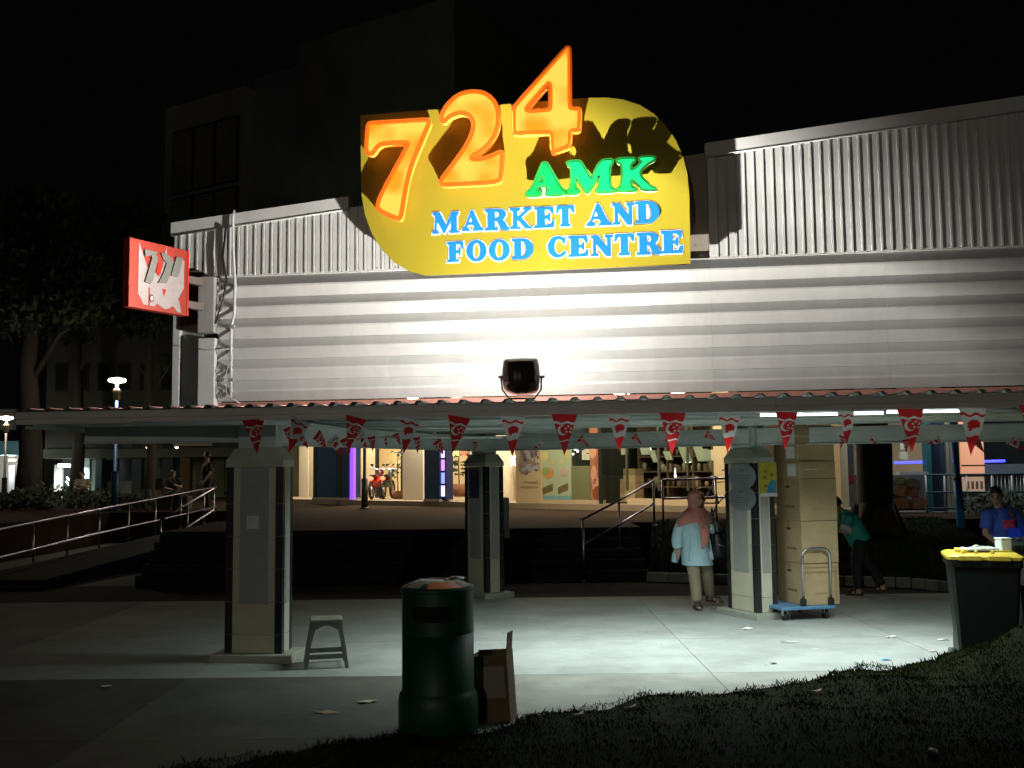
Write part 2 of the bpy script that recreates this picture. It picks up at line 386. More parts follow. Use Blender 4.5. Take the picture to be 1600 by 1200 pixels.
# level louvre boards in lengths
sl0 = wx(344, 550).x
joints = [sl0, wx(612, 520).x, wx(862, 520).x, wx(1112, 520).x, wx(1385, 520).x, wx(1640, 520).x, SR]
NB = 6; ph = (ZJ-.02-Z0)/NB
for i in range(len(joints)-1):
    for k in range(NB):
        z = Z0 + k*ph; p = ph
        prof = [(-.02, z+.001), (-.112, z+p*.42), (-.116, z+p*.45), (-.116, z+p*.53), (-.110, z+p*.56), (-.022, z+p-.002), (.02, z+p-.002), (.02, z+.001)]
        q = MB(); q.prism(prof, joints[i+1]-joints[i]-.0016, axis='x', base=joints[i]+.0008)
        part('louvre_board', q, louvre_metal, wall)
q = MB(); q.box(sl0, -.012, ZJ-.018, SR, .03, ZJ+.002); part('junction_trim', q, white_metal, wall)
# band under the junction
# pink beam under the louvres, dark towards its unlit end by lack of light only
q = MB(); q.box(sl0-.2, -.03, 2.535, SR, .09, Z0-.012, b=.006); part('base_beam', q, pink_paint, wall)
# end column: two flanges, a web and cover boxes
zc = 2.50
cx0, cx1, cx2, cx3 = wx(273, 560).x, wx(284, 560).x, wx(318, 560).x, wx(343, 560).x
q = MB(); q.box(cx0, -.06, zc, cx1, .08, ZJ, b=.004); q.box(cx2, -.14, zc, cx3, .08, ZJ-.72, b=.004); part('column_flange', q, white_metal, wall)
q = MB(); q.box(cx1, .0, zc, cx2, .06, ZJ+.3); part('column_web', q, M('web_paint', (.2, .23, .21), .6), wall)
q = MB(); q.box(cx2, -.17, ZJ-.66, cx3, .0, ZJ-.02, b=.006); part('cover_box', q, M('box_paint', (.42, .40, .38), .6), wall)
q = MB(); q.box(wx(297, 450).x, -.10, ZJ-.62, cx2-.002, -.002, ZJ+.06); part('sign_post', q, M('brown_paint', (.15, .11, .09), .6), wall)
# conduit pipe and loose cables
cxp = wx(371, 500).x
q = MB(); q.tube([(cxp-.015, -.10, rake(cxp)+.02), (cxp-.02, -.115, rake(cxp)-.05), (cxp-.01, -.125, ZJ+.3), (cxp+.02, -.125, ZJ-.1), (cxp+.015, -.125, ZJ-.45), (cxp-.02, -.125, ZJ-.6), (cxp-.01, -.13, Z0+.04)], .017, 8)
part('conduit', q, white_metal, wall)
q = MB(); q.tube([(cxp-.1, -.12, ZJ+.55), (cxp-.13, -.13, ZJ+.2), (cxp-.08, -.13, ZJ-.06), (cxp-.12, -.13, ZJ-.3), (cxp-.2, -.14, ZJ-.55), (cxp-.34, -.15, ZJ-.62)], .014, 6); part('cable', q, black_metal, wall)
q = MB(); q.tube([(cxp-.42, -.16, ZJ-.40), (cxp-.30, -.14, ZJ-.60), (cxp-.12, -.14, ZJ-.40)], .007, 6); q.tube([(cxp-.52, -.16, ZJ-.8), (cxp-.3, -.15, ZJ-.86), (cxp-.03, -.14, ZJ-.85)], .006, 6)
q.tube([(cxp-.03, -.14, ZJ-1.0), (cxp-.08, -.15, ZJ-1.2), (cxp-.05, -.14, Z0+.05), (cxp+.1, -.13, Z0-.03)], .007, 6); part('thin_wire', q, M('pale_wire', (.5, .5, .45), .5), wall)
for zz in (ZJ-.6, ZJ-1.2):
    q = MB(); q.box(cxp-.035, -.148, zz-.02, cxp+.02, -.095, zz+.02, b=.003); part('pipe_clip', q, grey_metal, wall)

# ------------------------------------------------------------------ big sign
SY = -.42                                          # board face, in the wall's frame
sign = thing('market_sign', 'yellow leaf shaped signboard with glowing orange 724 over green and blue letters', 'sign', WALL.o, WALL.th)
def sp(pts, y=SY): return [(p.x, p.z) for p in (WALL.px(a, b, y) for a, b in pts)]
bo = [(563, 180), (700, 169.5), (800, 162), (880, 155.5), (925, 152.5), (950, 152.5), (975, 156), (1000, 164), (1022, 178), (1040, 196), (1056, 219), (1067, 244), (1074, 272), (1077, 305), (1078, 360), (1079, 412), (940, 418), (800, 424), (665, 430), (640, 424), (615, 409), (595, 388), (580, 363), (570, 335), (565, 305), (564, 270), (563.5, 220)]
BO = sp(bo)
outline('board_face', [BO], .03, yellow_face, sign, SY+.03)
cxs, czs = sum(p[0] for p in BO)/len(BO), sum(p[1] for p in BO)/len(BO)
outline('board_box', [[(cxs+(a-cxs)*.985, czs+(b-czs)*.985) for a, b in BO]], .10, board_back, sign, SY+.132)
q = MB()
for sx in (-1.1, -.3, .5, 1.15):
    q.box(cxs+sx-.03, SY+.134, czs-.45, cxs+sx+.03, .09, czs-.39)
part('stand_off', q, grey_metal, sign)
z1 = lambda a, s=4., ox=560, oy=60: [(ox+x/s, oy+y/s) for x, y in a]
seven = z1([(58, 545), (70, 529), (100, 526), (250, 518), (430, 506), (445, 512), (443, 540), (395, 650), (335, 790), (300, 930), (285, 1020), (270, 1115), (258, 1131), (235, 1127), (175, 1102), (125, 1074), (117, 1050), (130, 1000), (160, 940), (230, 810), (310, 668), (303, 655), (260, 655), (150, 660), (120, 680), (90, 725), (62, 725), (47, 705), (52, 620)])
two = z1([(520, 522), (516, 490), (535, 440), (575, 392), (620, 355), (670, 335), (740, 330), (800, 345), (848, 385), (874, 440), (880, 510), (868, 580), (835, 645), (780, 700), (712, 740), (712, 756), (770, 752), (830, 735), (888, 706), (905, 716), (897, 860), (880, 902), (700, 912), (532, 920), (512, 908), (516, 882), (580, 800), (650, 706), (700, 620), (719, 555), (712, 510), (685, 478), (640, 467), (600, 478), (562, 498), (540, 524)])
z2 = lambda a: z1(a, 4.4455, 780, 60)
four_o = z2([(462, 68), (478, 62), (492, 72), (494, 200), (494, 470), (503, 486), (560, 486), (567, 500), (562, 632), (548, 642), (505, 646), (497, 665), (498, 745), (440, 772), (372, 798), (362, 780), (358, 672), (343, 655), (230, 660), (110, 665), (97, 652), (96, 500), (108, 468), (280, 275)])
four_i = z2([(338, 318), (351, 322), (354, 400), (352, 488), (340, 495), (210, 505), (192, 495), (200, 478)])
Aout = z2([(190, 1096), (194, 1070), (215, 1058), (240, 1025), (290, 895), (302, 868), (326, 866), (342, 885), (425, 1035), (445, 1058), (464, 1062), (464, 1082), (330, 1090), (330, 1068), (348, 1056), (342, 1036), (322, 1022), (272, 1026), (256, 1042), (262, 1060), (285, 1066), (288, 1092)])
Ain = z2([(297, 940), (320, 996), (270, 1003)])
Mout = z2([(475, 880), (477, 859), (560, 853), (578, 878), (640, 985), (655, 955), (703, 849), (787, 842), (787, 866), (764, 885), (768, 1040), (805, 1052), (805, 1063), (678, 1069), (678, 1050), (698, 1040), (699, 945), (692, 945), (622, 1072), (604, 1066), (535, 962), (526, 968), (527, 1045), (552, 1054), (554, 1076), (473, 1081), (474, 1058), (500, 1047), (508, 890)])
Kout = z2([(820, 840), (940, 832), (942, 852), (912, 868), (912, 932), (1000, 860), (975, 847), (976, 828), (1077, 823), (1077, 845), (1040, 860), (955, 935), (1050, 1030), (1093, 1042), (1092, 1052), (1000, 1054), (985, 1035), (912, 962), (914, 1035), (950, 1045), (950, 1057), (826, 1061), (827, 1041), (855, 1030), (858, 872), (822, 860)])
orange = EM('orange_glow', (1.0, .33, .012), (1.0, .64, .085), 1.15, 3.0)
rim_red = M('rim_red', (.55, .10, .01), .4, emit=.28, ecol=(1, .13, .004))
side_orange = M('side_orange', (.8, .25, .03), .4, emit=.75, ecol=(1, .30, .03))
green = EM('green_glow', (.0, .70, .10), (.01, 1.0, .28), 1.3, 4)
rim_green = M('rim_green', (.02, .2, .03), .4, emit=.08, ecol=(0, .6, .1))
side_green = M('side_green', (.35, .6, .3), .4)
EDGE_GLOW = M('edge_glow', (.2, .03, .0), .4, emit=.95, ecol=(1, .19, .005))
def channel(name, contours, face, side, rim, depth, stand, lab=None):
    yb = SY-stand
    cs = [smooth_closed(c, 2) for c in contours]
    f = outline(name, [sp(c, yb-depth) for c in cs], .012, face, sign, yb-depth-.004, offset=-.030 if stand < .1 else -.006)
    if stand < .1: outline('glow_edge', [sp(c, yb-depth) for c in cs], .010, EDGE_GLOW, f, yb-depth-.0035, offset=-.002)
    if lab: f['label'] = lab
    outline('letter_return', [sp(c, yb-depth) for c in cs], depth, side, f, yb, offset=.012)
    outline('letter_rim', [sp(c, yb-depth) for c in cs], .012, rim, f, yb-depth, offset=.019)
    q = MB(); c0 = sp(cs[0], yb); ax, az = sum(p[0] for p in c0)/len(c0), sum(p[1] for p in c0)/len(c0)
for nm, c, lab in (('numeral', [seven], 'glowing orange numeral 7'), ('numeral', [two], 'glowing orange numeral 2'), ('numeral', [four_o, four_i], 'glowing orange numeral 4, tallest of the three')):
    channel(nm, c, orange, side_orange, rim_red, .085, .04, lab)
for c, lab in (([Aout, Ain], 'glowing green letter A'), ([Mout], 'glowing green letter M'), ([Kout], 'glowing green letter K')):
    channel('letter', c, green, side_green, rim_green, .06, .11, lab)
# blue flat letters
def arc(cx, cz, rx, rz, a0, a1, n=12): return [(cx+rx*math.cos(R(a0+(a1-a0)*i/n)), cz+rz*math.sin(R(a0+(a1-a0)*i/n))) for i in range(n+1)]
def norm(cs):
    c = [sp(k) for k in cs]; xs = [p[0] for k in c for p in k]; x0 = min(xs)
    b0, b1 = c[0][0], None
    out = []
    zb = min(p[1] for k in c for p in k); h = max(p[1] for k in c for p in k)-zb
    for k in c: out.append([((p[0]-x0)/h, (p[1]-zb)/h) for p in k])
    return out
ser = [(0, 1), (0, .9), (.1, .87), (.1, .13), (0, .1)]
GL = {
 'E': [[(0, 0), (.76, 0), (.80, .33), (.71, .33), (.62, .15), (.42, .12), (.42, .43), (.52, .43), (.56, .32), (.63, .32), (.63, .69), (.56, .69), (.52, .57), (.42, .57), (.42, .88), (.59, .87), (.68, .71), (.77, .71), (.74, 1)]+ser],
 'F': [[(0, 0), (.55, 0), (.55, .1), (.42, .13), (.42, .43), (.52, .43), (.56, .32), (.63, .32), (.63, .69), (.56, .69), (.52, .57), (.42, .57), (.42, .88), (.58, .87), (.68, .69), (.77, .69), (.75, 1)]+ser],
 'T': [[(.19, 0), (.66, 0), (.66, .1), (.58, .13), (.58, .87), (.68, .85), (.76, .67), (.85, .67), (.82, 1), (.03, 1), (0, .67), (.09, .67), (.17, .85), (.27, .87), (.27, .13), (.19, .1)]],
 'D': [[(0, 0)]+arc(.44, .5, .47, .5, -90, 90)+ser, [(.40, .13)]+arc(.42, .5, .17, .37, -80, 80)+[(.40, .87)]],
 'O': [arc(.48, .5, .48, .52, 0, 345, 23), arc(.48, .5, .17, .39, 0, 345, 23)],
 'C': [arc(.46, .5, .46, .52, 52, 318, 20)+[(.84, .24), (.76, .28)]+arc(.52, .5, .21, .38, 310, 56, 16)+[(.72, .66), (.80, .66), (.83, 1.0), (.76, 1.0)]],
 'R': [[(0, 0), (.52, 0), (.52, .1), (.41, .13), (.41, .44), (.50, .40), (.60, .12), (.68, 0), (.98, 0), (.98, .1), (.92, .13), (.82, .36), (.72, .47)]+arc(.50, .74, .36, .26, -30, 90, 8)+ser, [(.41, .57)]+arc(.46, .72, .11, .15, -80, 80, 8)+[(.41, .88)]],
 'N': [[(0, 0), (.34, 0), (.34, .1), (.24, .13), (.24, .60), (.66, -.02), (.86, -.02), (.86, .87), (.96, .9), (.96, 1), (.62, 1), (.62, .9), (.71, .87), (.71, .42), (.32, 1), (0, 1), (0, .9), (.1, .87), (.1, .13), (0, .1)]],
 'A': norm([Aout, Ain]), 'M': norm([Mout]), 'K': norm([Kout])}
blue_l = M('blue_letter', (.006, .12, .42), .45, emit=.42, ecol=(.008, .30, 1.0), var=.1, scale=5)
pale_l = M('pale_edge', (.60, .66, .80), .5)
spans = [('M', 676, 719, 366, 333), ('A', 722, 756, 362, 330), ('R', 758, 796, 361, 328), ('K', 797, 833, 359, 326), ('E', 835, 867, 357, 325), ('T', 869, 898, 355, 323),
         ('A', 916, 955, 354, 320), ('N', 957, 991, 352, 319), ('D', 993, 1031, 350, 316),
         ('F', 699, 725, 410, 379), ('O', 729, 761, 409, 377), ('O', 764, 797, 408, 376), ('D', 800, 834, 406, 374), ('C', 856, 885, 403, 371), ('E', 888, 920, 402, 370), ('N', 923, 958, 401, 369), ('T', 960, 991, 400, 367), ('R', 995, 1034, 399, 365), ('E', 1033, 1067, 397, 362)]
for ch, xa, xb, yb, yt in spans:
    g = GL[ch]; wmax = max(p[0] for p in g[0])
    a = WALL.px(xa, yb, SY); b = WALL.px(xb, yb-(xb-xa)*.042, SY); t = WALL.px(xa, yt, SY); hh = t.z-a.z; ww = (b.x-a.x)/wmax
    cs = [[(a.x+p[0]*ww, a.z+p[1]*hh) for p in k] for k in g]
    f = outline('letter', cs, .005, blue_l, sign, SY-.006); f['label'] = 'pale edged blue letter ' + ch
    outline('letter_edge', cs, .005, pale_l, f, SY-.0005, offset=.013)

# ------------------------------------------------------------------ floodlight on the canopy roof
FY = -1.62
fp = WALL.px(815, 588, FY); fw_ = WALL.w(fp.x, FY, fp.z)
fl = thing('floodlight', 'square black floodlight on the canopy roof turned to the white wall', 'floodlight', fw_, WALL.th+R(12))
fl.rotation_euler = (R(-12), 0, WALL.th+R(10))
q = MB(); prof = [(-.15, -.165), (.15, -.165), (.175, -.02), (.165, .165), (.135, .185), (-.145, .18), (-.17, .155), (-.185, .0)]
prof = smooth_closed(prof, 2)
n = len(prof); vs = []
for y, s in ((-.09, .62), (-.07, .72), (-.02, .93), (.02, 1), (.075, 1), (.08, .97)): vs += [(a*s, y, b*s) for a, b in prof]
q.add(vs, [(j*n+i, j*n+(i+1) % n, (j+1)*n+(i+1) % n, (j+1)*n+i) for j in range(5) for i in range(n)]+[list(range(n))], 0, True); part('housing', q, M('flood_black', (.05, .045, .045), .35), fl)
q = MB(); q.add([(a*.965, .079, b*.965) for a, b in prof], [list(range(n))]); q.add([(a*.965, .074, b*.965) for a, b in prof], [list(range(n))[::-1]]); part('lens', q, M('flood_lens', (1, 1, 1), .3, emit=30, ecol=(1, .97, .92)), fl)
q = MB()
for k in range(5): q.box(-.09+k*.045-.004, -.105, -.10, -.09+k*.045+.004, -.085, .10)
part('cooling_fin', q, black_metal, fl)
q = MB(); q.tube([(-.192, .02, .0), (-.18, .03, -.12), (-.12, .05, -.20), (.12, .05, -.20), (.18, .03, -.12), (.185, .02, .0)], .009, 6); part('bracket', q, black_metal, fl)
for sx in (-1, 1):
    q = MB(); q.tube([(sx*.17, .02, 0), (sx*.215, .02, 0)], .014, 8); part('hinge_bolt', q, steel, fl)
beam_ = lamp('SPOT', 'flood_beam', FLOOD_W, (1, .97, .91), fl, (0, .115, .0), (R(90), 0, 0), spot_size=R(179), spot_blend=.15, shadow_soft_size=.022)
def wallwash(l, pw, side):                       # wide asymmetric reflector: throws more light out to the sides than straight ahead
    l.use_nodes = True; nt = l.node_tree; N = nt.nodes; L = nt.links; e = N['Emission']
    tc = N.new('ShaderNodeTexCoord'); sx = N.new('ShaderNodeSeparateXYZ'); L.new(tc.outputs['Normal'], sx.inputs[0])
    def mt(op, a, b):
        n = N.new('ShaderNodeMath'); n.operation = op
        for i, v in enumerate((a, b)):
            if isinstance(v, (int, float)): n.inputs[i].default_value = v
            elif v is not None: L.new(v, n.inputs[i])
        return n.outputs[0]
    c = mt('MAXIMUM', mt('ABSOLUTE', sx.outputs['Z'], None), .13)
    g = mt('MULTIPLY', mt('POWER', c, -pw), mt('MAXIMUM', mt('ADD', mt('ADD', mt('MULTIPLY', sx.outputs['X'], side), 1.0), mt('MULTIPLY', sx.outputs['Y'], .85)), .08)); L.new(g, e.inputs['Strength'])
wallwash(beam_.data, 1.32, -.66)
# ------------------------------------------------------------------ canopy
FX = -2.0
cano = thing('canopy', 'low canopy with grey fascia, white soffit and red corrugated roof sheets', 'canopy', WALL.o, WALL.th)
fz1, fz0 = wx(400, 637, FX).z, wx(400, 657, FX).z
sL = wx(25, 655, FX).x
q = MB(); prof = [(FX, fz0), (FX, fz0+.045), (FX-.012, fz0+.055), (FX-.012, fz1-.02), (FX, fz1), (FX+.10, fz1), (FX+.10, fz1-.01), (FX+.02, fz1-.015), (FX+.02, fz0+.012), (FX+.07, fz0+.012), (FX+.07, fz0)]
fj = [sL, -.1, 2.9, 5.9, 8.9, 12]
for i in range(5):
    q = MB(); q.prism(prof, fj[i+1]-fj[i]-.004, axis='x', base=fj[i]); part('fascia', q, fascia_paint, cano)
RZ = fz1+.006
def sheet(w_, y0, y1):
    q = MB(); n = int(round(w_/.2)); pr = []
    for k in range(n): pr += [(k*.2, 0), (k*.2+.11, 0), (k*.2+.135, .028), (k*.2+.175, .028)]
    pr.append((n*.2, 0))
    vs = [(x, y0, z) for x, z in pr]+[(x, y1, z+.03) for x, z in pr]; m_ = len(pr)
    return q.add(vs, [(i, i+1, m_+i+1, m_+i) for i in range(m_-1)])
me = sheet(1.0, FX-.06, 4.4).mesh('roof_sheet', roof_metal)
me2 = sheet(1.0, FX-.06, 1.6).mesh('roof_sheet', roof_metal)
i = 0; s = sL
while s < 11.5:
    part('roof_sheet', me if s < 3.4 else me2, None, cano, loc=(s, 0, RZ)); s += 1.0; i += 1
for y in (FX+.3, FX+1.15, -.02, .85, 1.5):
    q = MB(); q.box(sL+.05, y-.03, RZ-.10, 11.8, y+.03, RZ-.004); part('purlin', q, soffit_paint, cano)
for y in (2.4, 3.3, 4.3):
    q = MB(); q.box(sL+.05, y-.03, RZ-.08, 3.8, y+.03, RZ+.01); part('purlin', q, soffit_paint, cano)
q = MB(); q.box(sL+.02, FX+.12, RZ-.16, sL+.10, 4.45, RZ-.006); part('edge_trim', q, soffit_paint, cano)
# soffit boards on the dim end
for k in range(4):
    q = MB(); q.box(sL+.12+k*.62, FX+.12, fz0+.004, sL+.12+k*.62+.612, 4.4, fz0+.014); part('soffit_board', q, soffit_paint, cano)
BZ0, BZ1, CT = 2.17, RZ-.105, 2.135
def beam(a, b, w_=.18, z0=BZ0, z1=BZ1):
    a, b = WALL.loc(V((a[0], a[1], 0))), WALL.loc(V((b[0], b[1], 0))); d = b-a; L_ = d.length
    q = MB(); q.box(0, -w_/2, z0, L_, w_/2, z1, b=.006); q.box(0, -w_/2-.012, z0-.012, L_, w_/2+.012, z0-.002)
    part('beam', q, soffit_paint, cano, loc=(a.x, a.y, 0), rot=(0, 0, math.atan2(d.y, d.x)))
cL, cM, cR = gnd(440, 1034), gnd(760, 935), gnd(1184, 968)
beam((cL.x-.2, cL.y+.25), (cM.x-.05, cM.y+.1)); beam((cM.x-.1, cM.y+.05), (cR.x+.1, cR.y+.2)); beam((cR.x+.1, cR.y+.2), (9.5, 11.6)); beam((-4.4, 10.6), (cL.x-.2, cL.y+.25), .16, BZ0+.03)
# hanging rectangular frame and cable tray under the sheets
a, b = WALL.px(545, 690, .6), WALL.px(700, 690, .6)
q = MB(); q.tube([(a.x-.6, .6, 2.28), (b.x+.6, .9, 2.26)], .016, 6); q.tube([(a.x+.2, .62, 2.28), (a.x+.2, .62, 2.46)], .014, 6); q.tube([(b.x-.2, .8, 2.26), (b.x-.2, .8, 2.46)], .014, 6); q.tube([(a.x-.5, 0, 2.38), (b.x+.8, .2, 2.34)], .018, 6)
part('service_pipe', q, white_metal, cano)

def tubelight(px, y, z, L_, label, pw=TUBE_W):
    p = WALL.px(px, 700, y)
    t = thing('tube_light', label, 'ceiling light', WALL.w(p.x, y, z), WALL.th, 'tube lights under the canopy')
    q = MB(); q.box(-L_/2, -.03, .0, L_/2, .03, .045, b=.005); part('batten', q, white_metal, t)
    q = MB(); q.tube([(-L_/2+.03, 0, -.018), (L_/2-.03, 0, -.018)], .014, 8); part('tube', q, tube_on, t)
    for sx in (-1, 1):
        q = MB(); q.box(sx*(L_/2-.015)-.012, -.016, -.034, sx*(L_/2-.015)+.012, .016, .002); part('holder', q, white_metal, t)
    q = MB(); q.tube([(-L_*.3, 0, .045), (-L_*.3, 0, RZ-z+.02)], .006, 6); q.tube([(L_*.3, 0, .045), (L_*.3, 0, RZ-z+.02)], .006, 6); part('hanger', q, steel, t)
    lamp('AREA', 'tube_glow', pw, (.86, 1, .95), t, (0, 0, -.04), (0, 0, 0), shape='RECTANGLE', size=L_, size_y=.05, spread=R(140))
tubelight(1285, -1.35, RZ-.105, 1.15, 'tube light above the carton stack, just inside the fascia', TUBE_W*.5)
tubelight(1440, -1.32, RZ-.095, 1.15, 'tube light next along from the one above the cartons, nearer the bins', TUBE_W*.5)
tubelight(1090, -1.56, RZ-.062, 1.15, 'tube light hidden behind the fascia, in front of the plated pillar', TUBE_W*.5)
tubelight(760, -.76, RZ-.062, 1.15, 'tube light between the farthest pillar and the fascia', TUBE_W*1.0)
tubelight(1010, .09, RZ-.062, 1.15, 'tube light behind the purlin in line with the walking woman', TUBE_W*2.1)
tubelight(1400, .09, RZ-.062, 1.15, 'tube light behind the purlin in line with the tree trunk', TUBE_W*2.0)

# ------------------------------------------------------------------ pillars
PW, PD, TOP = .593, .32, 1.93
def pillar(corner, rot, label, capdark=False):
    c, s = math.cos(rot), math.sin(rot); ex, ey = V((c, s, 0)), V((-s, c, 0))
    o = corner - ex*PW/2 + ey*PD/2
    t = thing('pillar', label, 'pillar', o, rot, 'tiled pillars holding up the canopy')
    q = MB(); q.box(-PW/2+.012, -PD/2+.012, 0, PW/2-.012, PD/2-.012, TOP); part('core', q, grout, t)
    q = MB(); q.box(-PW/2-.12, -PD/2-.10, -.01, PW/2+.12, PD/2+.10, .075, b=.008); part('plinth', q, M('plinth', (.36, .37, .31), .6), t)
    zs = [.077, .26, .585, .91, 1.235, 1.56, TOP]; e = .075
    pairs = []
    for i in range(6):
        a, b = zs[i]+.0025, zs[i+1]-.0025
        for sx in (-1, 1):
            for sy in (-1, 1):
                q = MB(); x0, x1 = sorted((sx*PW/2, sx*(PW/2-e))); y0, y1 = sorted((sy*PD/2, sy*(PD/2-e)))
                q.box(x0, y0, a, x1, y1, b, b=.003); part('corner_tile', q, tile_dark, t)
        for sy in (-1, 1):
            y0, y1 = sorted((sy*(PD/2-.004), sy*(PD/2-.03))); q = MB(); q.box(-PW/2+e+.0025, y0, a, PW/2-e-.0025, y1, b, b=.002); part('tile', q, tile_cream, t)
        for sx in (-1, 1):
            x0, x1 = sorted((sx*(PW/2-.004), sx*(PW/2-.03))); q = MB(); q.box(x0, -PD/2+e+.0025, a, x1, PD/2-e-.0025, b, b=.002); part('tile', q, tile_cream, t)
    pw = (PW-2*e)*.33
    for sy in (-1, 1):
        y0, y1 = sorted((sy*(PD/2-.004), sy*(PD/2+.002))); q = MB(); q.box(-pw, y0, .56, pw, y1, TOP-.004); part('paint_patch', q, patch_grey, t)
    for sx in (-1, 1):
        x0, x1 = sorted((sx*(PW/2-.004), sx*(PW/2+.002))); q = MB(); q.box(x0, -.06, .56, x1, .06, TOP-.004); part('paint_patch', q, patch_grey, t)
    q = MB(); a, b = PW/2+.004, PD/2+.004; a2, b2 = PW/2-.07, PD/2-.05
    vs = [(sx*w1, sy*d1, z) for w1, d1, z in ((a, b, TOP+.002), (a, b, TOP+.07), (a2, b2, CT-.015)) for sx, sy in ((-1, -1), (1, -1), (1, 1), (-1, 1))]
    q.add(vs, [(0, 3, 2, 1), (8, 9, 10, 11)]+[(j*4+i, j*4+(i+1) % 4, (j+1)*4+(i+1) % 4, (j+1)*4+i) for j in range(2) for i in range(4)]); part('capital', q, M('cap_paint', (.40, .41, .34), .6), t)
    q = MB(); q.box(-a2+.03, -b2+.01, CT-.013, a2-.03, b2-.01, RZ-.012, b=.004); part('head_post', q, M('head_paint', (.55, .60, .60), .55), t)
    return t, ex, ey
pl, _, _ = pillar(cL, R(-6), 'cream tiled pillar beside the plastic stool, with a square paper notice')
pm, _, _ = pillar(cM, R(-56), 'cream tiled pillar farthest back, with a narrow dark blue sign on it')
pr, _, _ = pillar(cR, R(-65), 'cream tiled pillar with two round grey plates, beside the carton trolley')
def onface(t, w_, px, py, face):      # local position on a pillar's front (y-) or side (x+) face
    Fm = Frame(t.location.x, t.location.y, t.rotation_euler.z)
    if face == 'f': return Fm.px(px, py, -PD/2-.004)
    Fs = Frame(t.location.x, t.location.y, t.rotation_euler.z+R(90)); p = Fs.px(px, py, -PW/2-.004); return V((PW/2+.004, p.x, p.z))
def notice(name, label, cat, t, face, px, py, w_, h, mat, depth=.006):
    p = onface(t, None, px, py, face); q = MB()
    if face == 'f': q.box(-w_/2, -depth, -h/2, w_/2, 0, h/2)
    else: q.box(-w_/2, -depth, -h/2, w_/2, 0, h/2)
    rz = t.rotation_euler.z + (R(90) if face == 's' else 0)
    Fm = Frame(t.location.x, t.location.y, t.rotation_euler.z)
    o = thing(name, label, cat, Fm.w(p.x, p.y, p.z), rz)
    part('panel', q, mat, o); return o
o = notice('paper_notice', 'square white paper notice stuck on the pillar near the stool', 'notice', pl, 'f', 395, 816, .125, .13, paper)
q = MB(); [q.box(-.05, -.0075, -.05+k*.011, random.uniform(.01, .05), -.0065, -.0465+k*.011) for k in range(9)]; part('print', q, M('faint_ink', (.45, .46, .47), .8), o)['kind'] = 'stuff'
o = notice('blue_sign', 'narrow dark blue sign with white figure on the farthest tiled pillar', 'sign', pm, 'f', 741, 756, .27, .42, M('sign_blue', (.008, .03, .10), .4))
spm = M('sign_pale', (.10, .16, .24), .5)
q = MB(); q.ell((0, -.009, .02), (.022, .003, .022)); part('pictogram', q, spm, o)
q = MB(); q.tube([(-.05, -.008, -.06), (-.03, -.008, -.02), (.01, -.008, -.01), (.03, -.008, -.07)], .008, 6); part('pictogram', q, spm, o)
for k in range(4):
    q = MB(); q.box(-.07, -.008, .11+k*.018, .04+.02*(k % 2), -.0065, .118+k*.018); part('print_line', q, spm, o)
for py, lab in ((744, 'upper round grey plate on the pillar beside the trolley'), (778, 'lower round grey plate on the pillar beside the trolley')):
    p = onface(pr, None, 1161, py, 'f'); Fm = Frame(pr.location.x, pr.location.y, pr.rotation_euler.z)
    o = thing('round_plate', lab, 'plate', Fm.w(p.x-.005, p.y, p.z), pr.rotation_euler.z, 'round grey plates on the pillar')
    q = MB(); n = 40; rr, rx = .165, .27
    ring = [(rx*math.cos(6.2832*i/n), rr*math.sin(6.2832*i/n)) for i in range(n)]
    q.prism(ring, -.012, axis='y', base=-.006); part('disc', q, M('plate_grey', (.20, .235, .245), .4, var=.1), o)
    q = MB(); q.box(-.05, -.0195, .07, .05, -.018, .09)
    for k in range(4): q.box(-.2+.03*k, -.0195, .0-k*.03, .2-.03*k, -.0185, .008-k*.03)
    part('print', q, M('plate_ink', (.13, .15, .16), .6), o)['kind'] = 'stuff'
o = notice('poster', 'yellow and blue poster on the narrow side of the plated pillar', 'poster', pr, 's', 1200, 749, .27, .43, M('poster_yellow', (.55, .46, .05), .5, var=.2, scale=9))
q = MB(); q.prism([(-.03, -.17), (.12, -.17), (.12, -.02), (.05, .0), (.0, -.06)], -.002, axis='y', base=-.0062); part('blue_patch', q, M('poster_blue', (.05, .28, .52), .5), o)
q = MB(); q.box(-.135, -.0078, -.215, .135, -.0062, -.172); part('footer', q, paper, o)
q = MB()
for x, z in ((-.03, .10), (-.05, .02), (-.04, -.08), (.06, .06)): q.box(x-.03, -.008, z-.02, x+.02, -.0065, z+.02)
part('picture', q, M('poster_ink', (.25, .22, .06), .6), o)['kind'] = 'stuff'

# ------------------------------------------------------------------ pennants
red_f = CLOTH('flag_red', (.66, .03, .035)); white_f = CLOTH('flag_white', (.72, .72, .70))
FW, FH = .205, .33
def bend(x, z): return .018*math.sin(z*14+x*9)+.25*x*x
def hw(z): return FW/2*(1+z/FH)
def wave(x): return .30*x*.045 + .006*math.sin(x*70)
def moon(cx, cz, r, x, z): return math.hypot(x-cx, z-cz) < r and math.hypot(x-cx-r*.38, z-cz-r*.12) > r*.84
def star5(cx, cz, r, x, z):
    a = math.atan2(z-cz, x-cx)-math.pi/2; d = math.hypot(x-cx, z-cz); k = abs(((a/(2*math.pi/5))+.5) % 1-.5)*2
    return d < r*(1-.55*k)
lion = [(-.034, -.10), (-.012, -.085), (.015, -.08), (.036, -.088), (.048, -.105), (.045, -.125), (.034, -.142), (.022, -.132), (.012, -.147), (-.004, -.141), (-.006, -.157), (-.030, -.160), (-.026, -.142), (-.044, -.130), (-.028, -.122), (-.044, -.112)]
